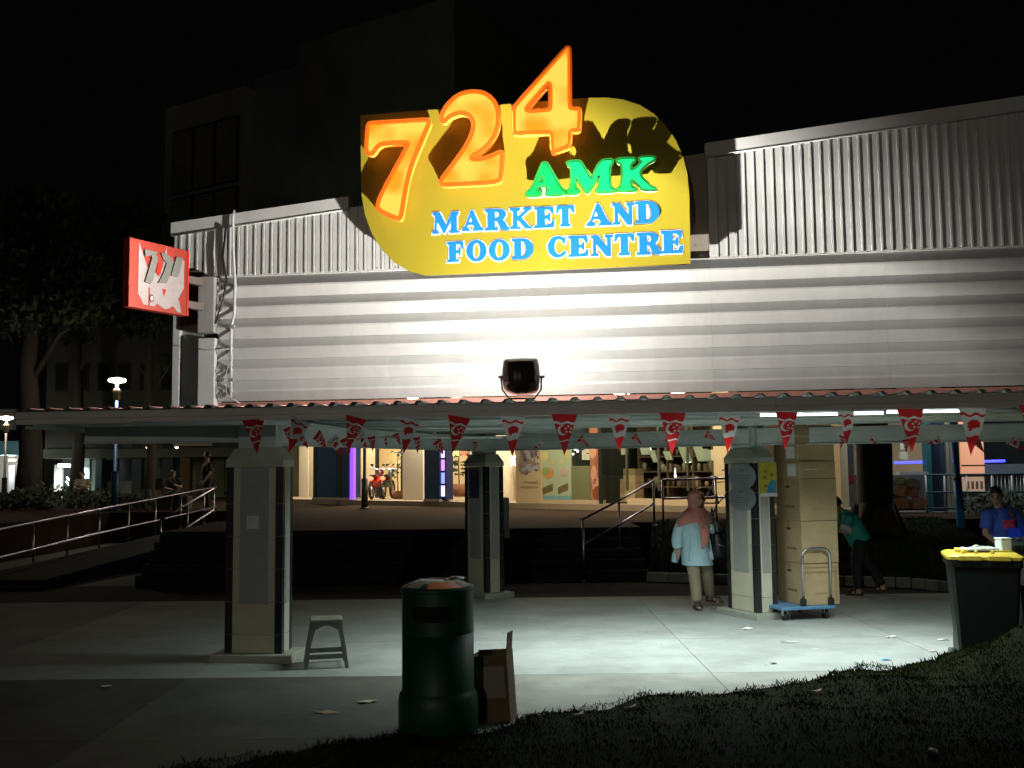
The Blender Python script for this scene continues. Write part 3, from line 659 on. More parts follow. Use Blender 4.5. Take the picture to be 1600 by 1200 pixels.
def inside(poly, x, z):
    c = False; j = len(poly)-1
    for i in range(len(poly)):
        if (poly[i][1] > z) != (poly[j][1] > z) and x < (poly[j][0]-poly[i][0])*(z-poly[i][1])/(poly[j][1]-poly[i][1])+poly[i][0]: c = not c
        j = i
    return c
def pr_red(x, z):
    w_ = wave(x)
    if -.062+w_ > z > -.078+w_ or -.205+w_ > z > -.216+w_: return 1
    if moon(-.014, -.128, .040, x, z): return 1
    return 1 if any(star5(.032+.024*math.cos(R(90+72*i)), -.120+.024*math.sin(R(90+72*i)), .011, x, z) for i in range(5)) else 0
def pr_white(x, z):
    w_ = wave(x)
    if -.040+w_*1.6 > z > -.058+w_*1.3 or z < -.195+w_: return 0
    return 0 if inside(lion, x, z) else 1
def pennant_mesh(fn):
    nx, nz = 44, 72; vs = []; fs = []; mi = []
    for j in range(nz+1):
        z = -FH*j/nz
        for i in range(nx+1): x = (2*i/nx-1)*max(hw(z), .0012); vs.append((x, bend(x, z), z))
    for j in range(nz):
        for i in range(nx):
            a_ = j*(nx+1)+i; q_ = [a_, a_+1, a_+nx+2, a_+nx+1]; c_ = sum((V(vs[k]) for k in q_), V((0, 0, 0)))/4; fs.append(q_); mi.append(fn(c_.x, c_.z))
    me = bpy.data.meshes.new('pennant'); me.from_pydata(vs, [], fs); me.materials.append(red_f); me.materials.append(white_f)
    me.polygons.foreach_set('material_index', mi); me.polygons.foreach_set('use_smooth', [True]*len(fs)); return me
PEN = {'r': pennant_mesh(pr_red), 'w': pennant_mesh(pr_white)}
def flag(kind, loc, rot, label, sc=1., group='pennants strung along the canopy fascia'):
    o = link('pennant', PEN[kind], None, loc, rot); o.scale = (sc, sc, sc); return tag(o, label, 'flag', group)
FYF = FX-.03
front = [('r', 396, 655, 1.0, 30, -8, 'red pennant hanging dim over the stool side pillar head'), ('w', 470, 655, 1.0, 38, 20, 'white pennant half turned beside the dim pillar head'), ('r', 557, 652, .95, 24, 14, 'red pennant blown slantwise, third from the stool side pillar'),
         ('w', 641, 653, 1.0, 22, 10, 'white pennant over the red lamp doorway, blown aside'), ('r', 718, 651, 1.02, 20, 10, 'red pennant just before the farthest pillar head'), ('w', 802, 650, 1.1, 6, 2, 'white pennant right under the floodlight'),
         ('r', 882, 647, 1.12, 4, 1, 'red pennant first after the floodlight'), ('w', 967, 648, 1.0, 5, 0, 'white pennant above the dark shop window'), ('r', 1051, 645, 1.12, 3, 2, 'red pennant above the woman in the headscarf'),
         ('w', 1139, 647, 1.03, 14, 4, 'white pennant touching the plated pillar head'), ('r', 1229, 644, .98, 10, 3, 'red pennant in front of the top carton'), ('w', 1321, 642, .86, 18, -2, 'white pennant just past the carton stack'),
         ('r', 1422, 639, 1.12, 2, 0, 'red pennant before the tree trunk'), ('w', 1519, 637, 1.22, 6, 2, 'white pennant in front of the orange lit panel'), ('r', 1612, 633, 1.1, 4, 0, 'red pennant cut off at the picture edge above the bin')]
pts = []
for k, px, py, sc, rz, ry, lab in front:
    p = WALL.px(px, py, FYF); flag(k, WALL.w(p.x, FYF-.005*sc, p.z), (R(random.uniform(-4, 4)), R(ry), WALL.th+R(rz)), lab, sc); pts.append(V((p.x, FYF, p.z)))
def string(pts, label, group):
    q = MB(); P = []
    for a, b in zip(pts[:-1], pts[1:]):
        for k in range(6): t = k/6; P.append(WALL.w(*(a.lerp(b, t)+V((0, 0, -.012*math.sin(math.pi*t))))))
    P.append(WALL.w(*pts[-1])); q.tube(P, .0025, 5)
    solo('bunting_string', q, white_f, label, 'string', group=group)
string([V((sL+1.2, FYF, fz0+.01))]+pts+[V((11, FYF, fz0+.02))], 'thin white string carrying the pennants along the fascia', 'bunting strings')
rear = [('r', 449, 668, .7, 50, -20, 'behind the dim pillar head'), ('w', 464, 676, .75, 30, -35, 'second along from the dim pillar'), ('r', 494, 678, .8, 48, -45, 'streaming over the cream doorway'), ('w', 518, 684, .85, 25, -32, 'over the broad blue column'),
        ('r', 539, 684, .8, 35, -24, 'over the slim blue column'), ('w', 560, 680, .7, 40, -40, 'over the violet light strip'), ('r', 580, 682, .62, 40, -10, 'over the lamp post'), ('w', 600, 680, .5, 50, -12, 'over the motorcycle'),
        ('r', 617, 678, .55, 45, -22, 'over the red lamp'), ('r', 651, 683, .72, 52, -12, 'over the cream pier'), ('r', 682, 688, .8, 40, -35, 'nearest the farthest pillar on the inner string'),
        ('r', 742, 690, .5, 50, 0, 'at the farthest pillar head'), ('w', 848, 692, .5, 20, 60, 'flattened over the beige poster'), ('r', 905, 685, .6, 30, -50, 'folded over the green poster'), ('r', 990, 681, .55, 25, -45, 'folded over the dark shop window'), ('r', 1045, 686, .6, 15, 0, 'peeping out under the one above the headscarf'),
        ('r', 1103, 678, .55, 10, -60, 'folded above the cream shop pier'), ('r', 1316, 681, .55, 30, 10, 'beside the carton stack'), ('w', 1357, 684, .55, 20, -60, 'crumpled over the tree trunk'), ('r', 1415, 686, .6, 15, -10, 'behind the one before the tree trunk'), ('w', 1470, 686, .6, 12, 70, 'flattened over the teal post'),
        ('r', 1520, 684, .75, 12, -30, 'over the orange panel on the inner string'), ('w', 1576, 686, .8, 15, -50, 'last on the inner string, above the man in blue')]
pts = []
for k, px, py, sc, rz, ry, lab in rear:
    Yr = 1.3 if px > 760 else (-.9 + (px-449)/330*2.6)
    p = WALL.px(px, py, Yr); flag(k, WALL.w(*p), (R(random.uniform(-20, 25)), R(ry), WALL.th+R(rz)), {'r': 'small red pennant ', 'w': 'small white pennant '}[k]+lab, sc*.85, 'pennants on the inner string'); pts.append(p)
string(pts, 'inner bunting string sagging beneath the canopy beams', 'bunting strings')

# ------------------------------------------------------------------ blade sign at the wall's end
Dr, Dl = 11.15, 10.45
cor = [at(203, 372, Dl), at(295, 392, Dr), at(295, 494, Dr), at(203, 480, Dl)]
ex = (cor[1]-cor[0]); ex.z = 0; L_ = ex.length; th = math.atan2(ex.y, ex.x)
zt, zb = cor[1].z, cor[2].z
bl = thing('blade_sign', 'red square sign box with peeling silver letters jutting from the wall end', 'sign', (cor[0].x, cor[0].y, 0), th)
q = MB(); q.box(0, 0, zb, L_, .10, zt, b=.008); part('sign_box', q, M('sign_red', (.34, .028, .012), .5, var=.18, scale=3), bl)
q = MB(); q.box(L_-.02, -.006, zb, L_+.004, .104, zt); part('side_trim', q, M('trim_red', (.5, .02, .01), .4), bl)
zs = lambda a: [((x-100)/740*L_, zt-(y-(100+(x-100)*.27)+0)/(880-(x-100)*.14)*(zt-zb)) for x, y in a]
pale = M('peeled_pale', (.30, .25, .24), .6, var=.15, scale=8); silver = M('old_silver', (.17, .165, .145), .5, var=.15, scale=6)
blob = zs([(207, 170), (235, 250), (300, 440), (330, 500), (420, 560), (450, 600), (500, 480), (545, 235), (552, 330), (620, 380), (640, 430), (680, 370), (740, 390), (780, 420), (778, 750), (700, 880), (720, 900), (750, 1040), (700, 1030), (640, 960), (590, 990), (540, 1000), (440, 930), (410, 968), (350, 960), (345, 740), (330, 730), (330, 960), (270, 945), (240, 870), (203, 810)])
outline('peeled_patch', [blob], .004, pale, bl, -.0005)
for pts_, yy in (([(268, 262), (430, 300), (400, 330), (430, 370), (370, 660), (340, 690), (275, 670), (355, 380), (350, 340), (272, 350)], -.005), ([(470, 310), (545, 330), (560, 360), (600, 365), (620, 430), (600, 540), (545, 680), (440, 680), (500, 560), (540, 440), (490, 380)], -.005), ([(665, 365), (745, 385), (735, 450), (700, 580), (680, 610), (600, 590), (640, 440)], -.005)):
    outline('numeral', [zs(pts_)], .016, silver, bl, yy)
for pts_ in ([(440, 430), (490, 450), (480, 560), (450, 600), (420, 545)], [(500, 750), (548, 760), (525, 845)], [(275, 360), (300, 370), (318, 510)]):
    outline('red_gap', [zs(pts_)], .003, M('trim_red', (.5, .02, .01), .4), bl, -.0225 if False else -.0052)
gcx, gcz = zs([(370, 870)])[0]
q = MB(); n = 16; ring = [(gcx+.028*math.cos(6.283*i/n), gcz+.045*math.sin(6.283*i/n)) for i in range(n)]; q.prism(ring, -.003, axis='y', base=-.0052); part('round_mark', q, M('mark_dark', (.18, .05, .04), .6), bl)
q = MB(); q.prism([(gcx+.5*(x-gcx), gcz+.5*(z-gcz)) for x, z in ring], -.002, axis='y', base=-.0085); part('mark_centre', q, paper, bl)
for z in (zt-.35, zb+.1):
    q = MB(); q.box(L_, .02, z, L_+.25, .08, z+.08); part('bracket_arm', q, M('brown_paint', (.15, .11, .09), .6), bl)
# ------------------------------------------------------------------ plastic stool
def stool():
    g = gnd(509, 1039); t = thing('stool', 'square grey green plastic stool with arched legs on the paving by the pillar', 'stool', g, R(12))
    mt = M('stool_plastic', (.13, .16, .125), .45, var=.08); H = .455
    q = MB(); q.box(-.155, -.155, H-.035, .155, .155, H, b=.012); part('seat', q, mt, t)
    q = MB(); q.box(-.06, -.008, H+.0002, .06, .008, H+.001); part('slot', q, black_metal, t)
    for sx in (-1, 1):
        for sy in (-1, 1):
            q = MB(); vs = []
            for z, c, w_ in ((H-.03, .145, .055), (.2, .185, .036), (0, .212, .036)):
                vs += [(sx*c, sy*c, z), (sx*(c-w_), sy*c, z), (sx*(c-w_), sy*(c-.012), z), (sx*(c-.012), sy*(c-.012), z), (sx*(c-.012), sy*(c-w_), z), (sx*c, sy*(c-w_), z)]
            q.add(vs, [(0, 1, 2, 3, 4, 5), (12, 13, 14, 15, 16, 17)]+[(j*6+i, j*6+(i+1) % 6, (j+1)*6+(i+1) % 6, (j+1)*6+i) for j in range(2) for i in range(6)]); part('leg', q, mt, t)
    for k in range(4):
        q = MB(); arch = []
        a, b = .15, .19
        q.box(-b+.01, -.195, .09, b-.01, -.183, .135); part('stretcher', q, mt, t, rot=(0, 0, R(90*k)))
        q = MB(); pts = [(-.13, H-.03)]+[(-.105+.21*i/10, H-.10+.045*math.sin(math.pi*i/10)) for i in range(11)]+[(.13, H-.03)]
        q.prism(pts, .012, axis='y', base=-.155); part('arch', q, mt, t, rot=(0, 0, R(90*k)))
stool()
# ------------------------------------------------------------------ green litter bin
g = gnd(685, 1140)
t = thing('litter_bin', 'dark green drum litter bin with domed lid and orange sticker on the lawn edge', 'litter bin', g, R(8))
gp = M('bin_green', (.008, .064, .037), .5, var=.15, scale=4, bump=.05)
q = MB(); q.lathe([(.27, -.02), (.288, .0), (.29, .20), (.285, .26), (.268, .285), (.262, .30), (.262, .70)], 40); part('drum', q, gp, t)
q = MB(); n = 40; vs = []; fs = []                 # upper drum with a letter-box mouth
rows = [.70, .80, .91, 1.0]
for z in rows: vs += [(.262*math.cos(6.2832*k/n), .262*math.sin(6.2832*k/n), z) for k in range(n)]
for j in range(3):
    for k in range(n):
        a = 360*(k+.5)/n
        if j == 1 and 222 < a < 288: continue
        fs.append((j*n+k, j*n+(k+1) % n, (j+1)*n+(k+1) % n, (j+1)*n+k))
q.add(vs, fs, 0, True); part('upper_drum', q, gp, t)
q = MB()
for a0 in range(25, 32): pass
q.lathe([(.24, .70), (.24, 1.0)], 40); part('liner', q, M('bin_inside', (.006, .008, .007), .9), t)
q = MB(); q.lathe([(.262, .998), (.272, 1.0), (.275, 1.015), (.262, 1.03), (.19, 1.06), (.14, 1.078), (.135, 1.072), (.05, 1.07), (.0, 1.07)], 40); part('lid', q, gp, t)
def lidz(r): return 1.03+(.262-r)*(.048/.122)
q = MB(); vs = []; n = 14
for r in (.255, .16):
    vs += [(r*math.cos(R(-112+64*k/n)), r*math.sin(R(-112+64*k/n)), lidz(r)+.004) for k in range(n+1)]
q.add(vs, [(k, k+1, n+2+k, n+1+k) for k in range(n)], 0, True); part('sticker', q, M('sticker_orange', (.9, .12, .03), .4, var=.3, scale=8), t)
for a0, a1, mt in ((-45, -20, paper), (-160, -125, M('sticker_grey', (.35, .38, .34), .5)), (60, 115, paper)):
    q = MB(); vs = []
    for r in (.252, .15): vs += [(r*math.cos(R(a0+(a1-a0)*k/n)), r*math.sin(R(a0+(a1-a0)*k/n)), lidz(r)+.0045) for k in range(n+1)]
    q.add(vs, [(k, k+1, n+2+k, n+1+k) for k in range(n)], 0, True); part('sticker', q, mt, t)
q = MB(); q.tube([(.05, .02, 1.072), (.13, .04, 1.085), (.2, .1, 1.075)], .01, 6); part('lid_hinge', q, steel, t)
# ------------------------------------------------------------------ open carton by the bin
g = gnd(776, 1123); t = thing('carton', 'tall open brown carton standing on the lawn edge against the green bin', 'carton', g, R(-12)); t.rotation_euler = (R(-2), R(-4), R(-12))
w2, d2, h_ = .135, .115, .52
for nm, bx in (('panel', (-w2, -d2, 0, w2, -d2+.006, h_-.04)), ('panel', (-w2, d2-.006, 0, w2, d2, h_-.02)), ('panel', (-w2, -d2+.007, 0, -w2+.006, d2-.007, h_-.03)), ('panel', (w2-.006, -d2+.007, 0, w2, d2-.007, h_-.02)), ('base_panel', (-w2+.007, -d2+.007, 0, w2-.007, d2-.007, .006))):
    q = MB(); q.box(*bx); part(nm, q, card_dark, t)
q = MB(); q.prism([(w2-.006, h_-.02), (w2+.014, h_+.12), (w2+.019, h_+.118), (w2, h_-.025)], 2*d2-.05, axis='y', base=-d2+.02); part('flap', q, card_dark, t)
q = MB(); q.prism([(-w2, h_-.04), (-w2-.05, h_-.115), (-w2-.045, h_-.12), (-w2+.006, h_-.045)], 2*d2-.03, axis='y', base=-d2+.015); part('flap', q, card_dark, t)
q = MB(); q.box(-w2+.03, -d2-.002, .17, w2-.025, -d2-.0003, .40); part('label', q, M('faded_label', (.30, .25, .20), .8), t)
# ------------------------------------------------------------------ trolley with stacked cartons
TR = Frame(*(gnd(1262, 969)).xy, R(14))
trl = thing('platform_trolley', 'blue platform trolley with tubular handle carrying the carton stack', 'trolley', TR.o, TR.th)
LW, LD, PZ = .37, .38, .17
q = MB(); q.box(-LW, -.04, PZ-.04, LW, .80, PZ, b=.01); part('platform', q, M('trolley_blue', (.10, .25, .42), .45), trl)
for sx in (-1, 1):
    for y in (.06, .70):
        q = MB(); q.tube([(sx*.28-.018, y, .055), (sx*.28+.018, y, .055)], .055, 16); w_ = part('wheel', q, black_metal, trl)
        q = MB(); q.box(sx*.28-.03, y-.03, .055, sx*.28-.022, y+.03, PZ-.042); q.box(sx*.28+.022, y-.03, .055, sx*.28+.03, y+.03, PZ-.042); part('fork', q, steel, w_)
q = MB(); hp = [(-.05, -.0, PZ), (-.05, -.01, PZ+.60)] + [(-.05+.10*(1-math.cos(R(a)))/1, -.015, PZ+.60+.10*math.sin(R(a))) for a in (30, 60, 90)]
hp2 = hp + [(.33-.10*(1-math.cos(R(a))), -.015, PZ+.60+.10*math.sin(R(a))) for a in (90, 60, 30)] + [(.33, -.01, PZ+.60), (.33, 0, PZ)]
q.tube(hp2, .016, 8); part('handle', q, steel, trl)
for x in (-.05, .33):
    q = MB(); q.box(x-.03, -.03, PZ+.001, x+.03, .03, PZ+.09, b=.006); part('socket', q, black_metal, trl)
def crate(z0, z1, label, jit, labels=False, x0=-.385, x1=.345, y0=.035, y1=.60, tp=True):
    cx_, cy_ = (x0+x1)/2, (y0+y1)/2
    o = thing('carton', label, 'carton', TR.w(cx_+jit[0], cy_+jit[1], z0), TR.th+jit[2], 'cartons stacked on the trolley')
    a, b, h_ = (x1-x0)/2, (y1-y0)/2, z1-z0-.003
    q = MB(); q.box(-a, -b, 0, a, b, h_, b=.004); part('box', q, card, o)
    q = MB(); q.box(-a-.001, -.03, h_-.09, a+.001, .03, h_+.0012); part('tape', q, tape, o)
    q = MB(); q.box(-a+.01, -b-.0012, h_-.006, a-.01, -b+.004, h_+.0012); part('flap_edge', q, card_dark, o)
    if not labels:
        q = MB(); q.ell((-a, .0, h_*.80), (.0015, .06, .018), n=10); part('hand_hole', q, M('hole_dark', (.06, .04, .02), .9), o)
        q = MB(); q.box(-a-.0015, -.18, h_*.3, -a-.0004, .05, h_*.36); part('stamp', q, M('stamp_brown', (.22, .14, .07), .9), o)
        q = MB(); q.box(-.09, -b-.0015, h_*.25, .09, -b-.0004, h_*.30); part('stamp', q, M('stamp_tan', (.34, .24, .13), .9), o)
    if labels:
        q = MB(); q.box(-a-.0025, -b+.08, h_/2-.075, -a-.0005, -b+.29, h_/2+.075); part('paper_label', q, paper, o)
    return o
def cz(py): return (lambda p: p.z)(TR.px(1250, py, .035))
ys = [949, 881, 814, 747.5, 720.5, 692.5, 665]
zc_ = [PZ+.002] + [cz(y) for y in ys[1:]]
labs = ['lowest carton resting on the blue trolley', 'second carton up on the trolley, tall and plain', 'third carton up on the trolley, tall and plain', 'flat carton with torn white tape above the tall ones', 'flat carton with white label, second from the top', 'topmost flat carton, half hidden by a red pennant']
jx = [(0, 0, 0), (.01, .01, R(1)), (.012, 0, R(-1)), (.002, .0, R(.8)), (.004, .01, R(-.6)), (0, 0, R(.5))]
# narrower footprint so that the near edge falls where it does on the trolley
X0 = TR.px(1250, 800, .035).x; X1 = TR.px(1307, 800, .035).x
for i in range(6):
    o = crate(zc_[i], zc_[i+1], labs[i], jx[i], i > 2, X0, X1, .035, .035+.62)
    if i == 3:
        q = MB(); a = (X1-X0)/2
        for k in range(7): q.box(-a+.05+k*.033, -.3125, .105+random.uniform(-.004, .004), -a+.05+k*.033+random.uniform(.012, .03), -.3105, .118)
        part('torn_tape', q, paper, o)
    if i == 0:
        q = MB(); b = .31; a = (X1-X0)/2; zz = zc_[1]-zc_[0]
        q.box(-a+.0, -b-.003, zz-.06, a, -b-.0008, zz-.045); q.box(a-.05, -b-.003, .04, a-.03, -b-.0008, zz-.07); q.box(-a+.02, -b-.003, zz-.12, a-.02, -b-.0008, zz-.10); part('strap', q, tape, o)
# ------------------------------------------------------------------ wheeled bins
def wheelie(px, py, D, rz, label, W_, lid=None, ypx=None):
    p = at(px, py, D); t = thing('wheeled_bin', label, 'wheeled bin', (p.x, p.y, p.z), rz, 'wheeled bins by the lawn')
    h_ = 1.0; mt = M('bin_black', (.006, .009, .008), .45, spec=.25, var=.2, bump=.05)
    def rr(a, b, z): return [(x*a, y*b, z) for x, y in ((-1, -.86), (-.9, -1), (.9, -1), (1, -.86), (1, .86), (.9, 1), (-.9, 1), (-1, .86))]
    q = MB(); rows = rr(W_*.39, .24, .06)+rr(W_*.47, .31, .90)+rr(W_*.5, .34, .905)+rr(W_*.5, .34, h_-.03)
    q.add(rows, [list(range(8)), list(range(24, 32))]+[(j*8+i, j*8+(i+1) % 8, (j+1)*8+(i+1) % 8, (j+1)*8+i) for j in range(3) for i in range(8)]); part('body', q, mt, t)
    lm = M('lid_yellow', (.52, .37, .03), .45, var=.12) if lid else mt
    q = MB(); rows = rr(W_*.5+.012, .35, h_-.028)+rr(W_*.5+.012, .35, h_-.0)+rr(W_*.46, .31, h_+.022)
    q.add(rows, [list(range(8)), list(range(16, 24))]+[(j*8+i, j*8+(i+1) % 8, (j+1)*8+(i+1) % 8, (j+1)*8+i) for j in range(2) for i in range(8)]); L_ = part('lid', q, lm, t)
    for x in (-.36, .03):
        q = MB(); q.box(W_*x, -.375, h_-.035, W_*(x+.30), -.35, h_+.012, b=.008); part('lid_grip', q, lm, L_)
    q = MB()
    for x in (-.28, -.1, .12):
        q = MB(); q.ell((W_*x, -.2, h_+.035), (.018, .018, .02), n=8); part('lid_knob', q, lm, L_)
    q = MB(); q.box(-W_*.36, -.1, h_+.02, -W_*.18, .12, h_+.055, b=.01); part('lid_rib', q, lm, L_)
    for x in (-1, 1):
        q = MB(); q.tube([(x*W_*.36-.025, .27, .1), (x*W_*.36+.025, .27, .1)], .10, 16); part('wheel', q, black_metal, t)
    q = MB(); q.tube([(-W_*.4, .36, h_-.06), (-W_*.4, .42, h_-.04), (W_*.4, .42, h_-.04), (W_*.4, .36, h_-.06)], .018, 8); part('handle', q, mt, t)
    return t
gb = gnd(1541, 1028)
wb = wheelie(1541, 1028, gb.y, R(-18), 'black wheeled bin with yellow lid partly behind the dark lawn hump', .66, True)
gb2 = gnd(1640, 1000)
wb2 = wheelie(1636, 1004, 10.6, R(-18), 'second black wheeled bin cut off by the picture edge', .66, None)
# things on and about the bins
bx = at(1577, 856, 10.0); topz = wb.location.z+1.036
t = thing('white_tub', 'small white tub standing on the yellow bin lid', 'tub', (wb.location.x+.23, wb.location.y+.02, topz), R(10))
q = MB(); q.box(-.055, -.055, 0, .055, .055, .11, b=.008); part('tub', q, M('tub_white', (.62, .66, .66), .4), t)
q = MB(); q.box(-.06, -.06, .108, .06, .06, .122, b=.004); part('rim', q, M('tub_white', (.62, .66, .66), .4), t)
t = thing('plastic_bag', 'flat pale plastic bag spread on the yellow bin lid', 'bag', (wb.location.x-.02, wb.location.y+.05, topz), 0)
q = MB(); n = 18; vs = [(.22*math.cos(6.283*k/n)*(1+.15*math.sin(k*2.3)), .13*math.sin(6.283*k/n), .004) for k in range(n)]+[(.15*math.cos(6.283*k/n), .08*math.sin(6.283*k/n)*(1+.2*math.sin(k*3)), .028+.008*math.sin(k*1.9)) for k in range(n)]
q.add(vs, [(k, (k+1) % n, n+(k+1) % n, n+k) for k in range(n)]+[list(range(n, 2*n)), list(range(n))[::-1]], 0, True); part('film', q, M('bag_film', (.45, .47, .42), .4), t)
q = MB(); q.ell((0, .01, .035), (.035, .03, .018), n=8); part('knot', q, M('bag_film', (.45, .47, .42), .4), t)
pb = at(1601, 893, 10.0)
t = thing('carrier_bag', 'white carrier bag hanging from the bin edge at the picture side', 'bag', (pb.x, pb.y-.02, pb.z), 0)
q = MB(); q.loft([(0, 0, .09, .012, .01), (0, -.01, .06, .03, .02), (0, -.01, -.02, .06, .035), (0, 0, -.1, .075, .045), (0, 0, -.13, .05, .03)], 14); part('film', q, paper, t)
q = MB(); q.tube([(-.02, 0, .08), (0, .02, .13), (.02, 0, .08)], .008, 6); part('loop', q, paper, t)
g = gnd(1487, 1028)
t = thing('marker_cone', 'small grey stump like cone at the foot of the yellow lidded bin', 'cone', (g.x, g.y, -.01), 0)
q = MB(); q.lathe([(.05, 0), (.045, .02), (.03, .10), (.024, .112), (0, .115)], 16); part('cone', q, M('stump_grey', (.13, .15, .14), .7), t)
q = MB(); q.lathe([(.062, 0), (.062, .012), (.05, .016)], 16); part('foot', q, M('stump_grey', (.13, .15, .14), .7), t)
# litter on the paving
lit = [(1167, 983, .075, .05, 'round white scrap on the paving before the plated pillar', paper), (1232, 1004, .10, .02, 'thin torn strip of paper, longest on the paving', paper), (1392, 996, .06, .03, 'crooked white scrap lying toward the yellow lidded bin', paper),
       (1473, 1001, .09, .015, 'flat thin scrap beside the yellow lidded bin', paper), (1275, 1015, .03, .02, 'tiny pale scrap past the torn strip', paper), (1456, 1018, .05, .02, 'buff scrap close to the lawn hump', M('buff', (.5, .42, .3), .8)), (1384, 1031, .06, .03, 'bright blue scrap of wrapper on the paving', M('wrap_blue', (.1, .4, .75), .5)),
       (1208, 1037, .035, .02, 'dark dried leaf on the paving', M('leaf_brown', (.05, .035, .02), .8)), (575, 1097, .09, .04, 'crumpled pale scrap near the green bin', M('buff', (.5, .42, .3), .8)), (508, 1114, .12, .02, 'flat buff strip on the dim paving', M('buff', (.5, .42, .3), .8)), (167, 1074, .06, .03, 'small scrap on the dim paving by the ramp side', paper)]
for px, py, a, b, lab, mt in lit:
    g = gnd(px, py, .002); n = 9; h1 = .02 if a > .05 else .012
    vs = [(a*math.cos(6.283*k/n)*random.uniform(.6, 1.1), b*1.6*math.sin(6.283*k/n)*random.uniform(.6, 1.1), random.uniform(.002, h1)) for k in range(n)]; c0 = [(0, 0, h1*.7), (0, 0, h1*.7-.0015)]
    q = MB(); q.add(vs+[(v[0], v[1], v[2]-.0015) for v in vs]+c0, [(k, (k+1) % n, 2*n) for k in range(n)]+[(n+(k+1) % n, n+k, 2*n+1) for k in range(n)]+[(k, n+k, n+(k+1) % n, (k+1) % n) for k in range(n)])
    solo('litter_scrap', q, mt, lab, 'litter', g, (0, 0, random.uniform(-.4, .4)))
for px, py, lab in ((905, 1121, 'dry leaf on the lawn nearest the open carton'), (985, 1110, 'dry leaf farther along the lawn edge'), (1275, 1085, 'dry leaf lying on the lawn rise'), (1459, 1180, 'pale pink dry leaf low on the lawn near the picture foot')):
    g = LAWN.ray_cast(CAM, ray(px, py))[0] or gnd(px, py, .16); n = 8
    q = MB(); vs = [(.05*math.cos(6.283*k/n), .028*math.sin(6.283*k/n), .012*math.sin(k*2.)) for k in range(n)]
    q.add(vs+[(v[0], v[1], v[2]-.002) for v in vs], [list(range(n)), list(range(n, 2*n))[::-1]]+[(k, n+k, n+(k+1) % n, (k+1) % n) for k in range(n)])
    solo('dry_leaf', q, M('dry_leaf', (.40, .28, .22), .8), lab, 'leaf', (g.x, g.y, g.z+.028), (.3, .2, random.uniform(0, 6)))

# ------------------------------------------------------------------ people
skin = M('skin', (.52, .32, .22), .55, var=.06); hair_m = M('hair_black', (.012, .010, .009), .45)
def hand(q, wpt, dirv, side, s=1.):
    wpt = V(wpt); d = V(dirv).normalized(); sd = V(side).normalized()
    q.ell(wpt+d*.045*s, (.034*s, .026*s, .045*s), n=8, rot=d.to_track_quat('Z', 'Y').to_matrix())
    for k, (o_, l_) in enumerate(((-.024, .055), (-.009, .066), (.007, .062), (.022, .048))):
        a = wpt+d*.08*s+sd*o_*s; q.tube([a, a+d*l_*.55*s, a+d*l_*s+sd.cross(d)*.014*s], [.0095*s, .009*s, .007*s], 6)
    a = wpt+d*.02*s+sd*.03*s; q.tube([a, a+d*.03*s+sd*.02*s, a+d*.06*s+sd*.022*s], [.012*s, .011*s, .008*s], 6)
def head(q, c, yaw=0., tilt=0., s=1.):
    rot = Matrix.Rotation(yaw, 3, 'Z') @ Matrix.Rotation(tilt, 3, 'X'); c = V(c); P = lambda x, y, z: c+rot @ V((x*s, y*s, z*s))
    q.ell(c, (.076*s, .093*s, .105*s), n=14, rot=rot); q.ell(P(0, -.022, -.055), (.054*s, .062*s, .06*s), n=12, rot=rot)
    q.tube([P(0, -.088, .02), P(0, -.108, -.018), P(0, -.092, -.03)], [.010*s, .016*s, .010*s], 8)
    for sx in (-1, 1): q.ell(P(sx*.076, .005, -.01), (.012*s, .02*s, .032*s), n=8, rot=rot)
    q.ell(P(0, -.088, -.062), (.024*s, .012*s, .008*s), n=8, rot=rot)
    return P
def face(t, P, s=1.):
    for sx in (-1, 1):
        q = MB(); q.ell(P(sx*.032, -.083, .012), (.012*s, .008*s, .008*s), n=8); part('eye', q, M('eye_dark', (.03, .02, .018), .3), t)
        q = MB(); q.tube([P(sx*.018, -.090, .032), P(sx*.034, -.089, .037), P(sx*.05, -.079, .031)], .0045*s, 6); part('eyebrow', q, hair_m, t)
    q = MB(); q.ell(P(0, -.096, -.064), (.02*s, .006*s, .006*s), n=8); part('mouth', q, M('lip', (.30, .11, .09), .5), t)

# -- woman in the headscarf
g = gnd(1090, 950); wt = thing('person', 'woman walking in pink headscarf and pale blue tunic beside the plated pillar', 'person', g, R(12))
PXM = F/g.y
q = MB(); P = head(q, (.015, -.03, 1.455), R(22), R(6), .98)
q.tube([(0, .01, 1.24), (0, 0, 1.36), (.01, -.02, 1.42)], [.07, .052, .05], 10)
q.ell((0, .01, 1.12), (.16, .10, .20)); q.ell((0, .01, .88), (.155, .11, .14))
q.tube([(-.15, 0, 1.24), (-.23, .01, 1.0), (-.29, -.06, .79)], [.05, .042, .028], 8); hand(q, (-.29, -.06, .79), (-.06, -.1, -1), (.3, -.9, .1))
q.tube([(.15, 0, 1.24), (.25, .0, 1.05), (.10, -.17, 1.09)], [.05, .042, .028], 8); hand(q, (.12, -.16, 1.09), (-1, -.4, .1), (.1, 0, 1))
for x, kn, an, fd in ((-.08, (-.07, -.10, .47), (-.055, -.10, .07), -1), (.08, (.15, .0, .47), (.25, .16, .12), 1)):
    q.tube([(x, .01, .86), kn, an], [.085, .055, .035], 10)
    q.tube([V(an)+V((0, .03, -.03)), V(an)+V((.03*fd+.02, -.08, -.045)), V(an)+V((.03*fd+.03, -.15, -.052))], [.032, .034, .02], 8)
part('body', fused(q, skin, .0085, 3), None, wt); face(wt, P, .98)
tunic = M('tunic_blue', (.46, .68, .76), .8, var=.10, scale=9, bump=.25); q = MB()
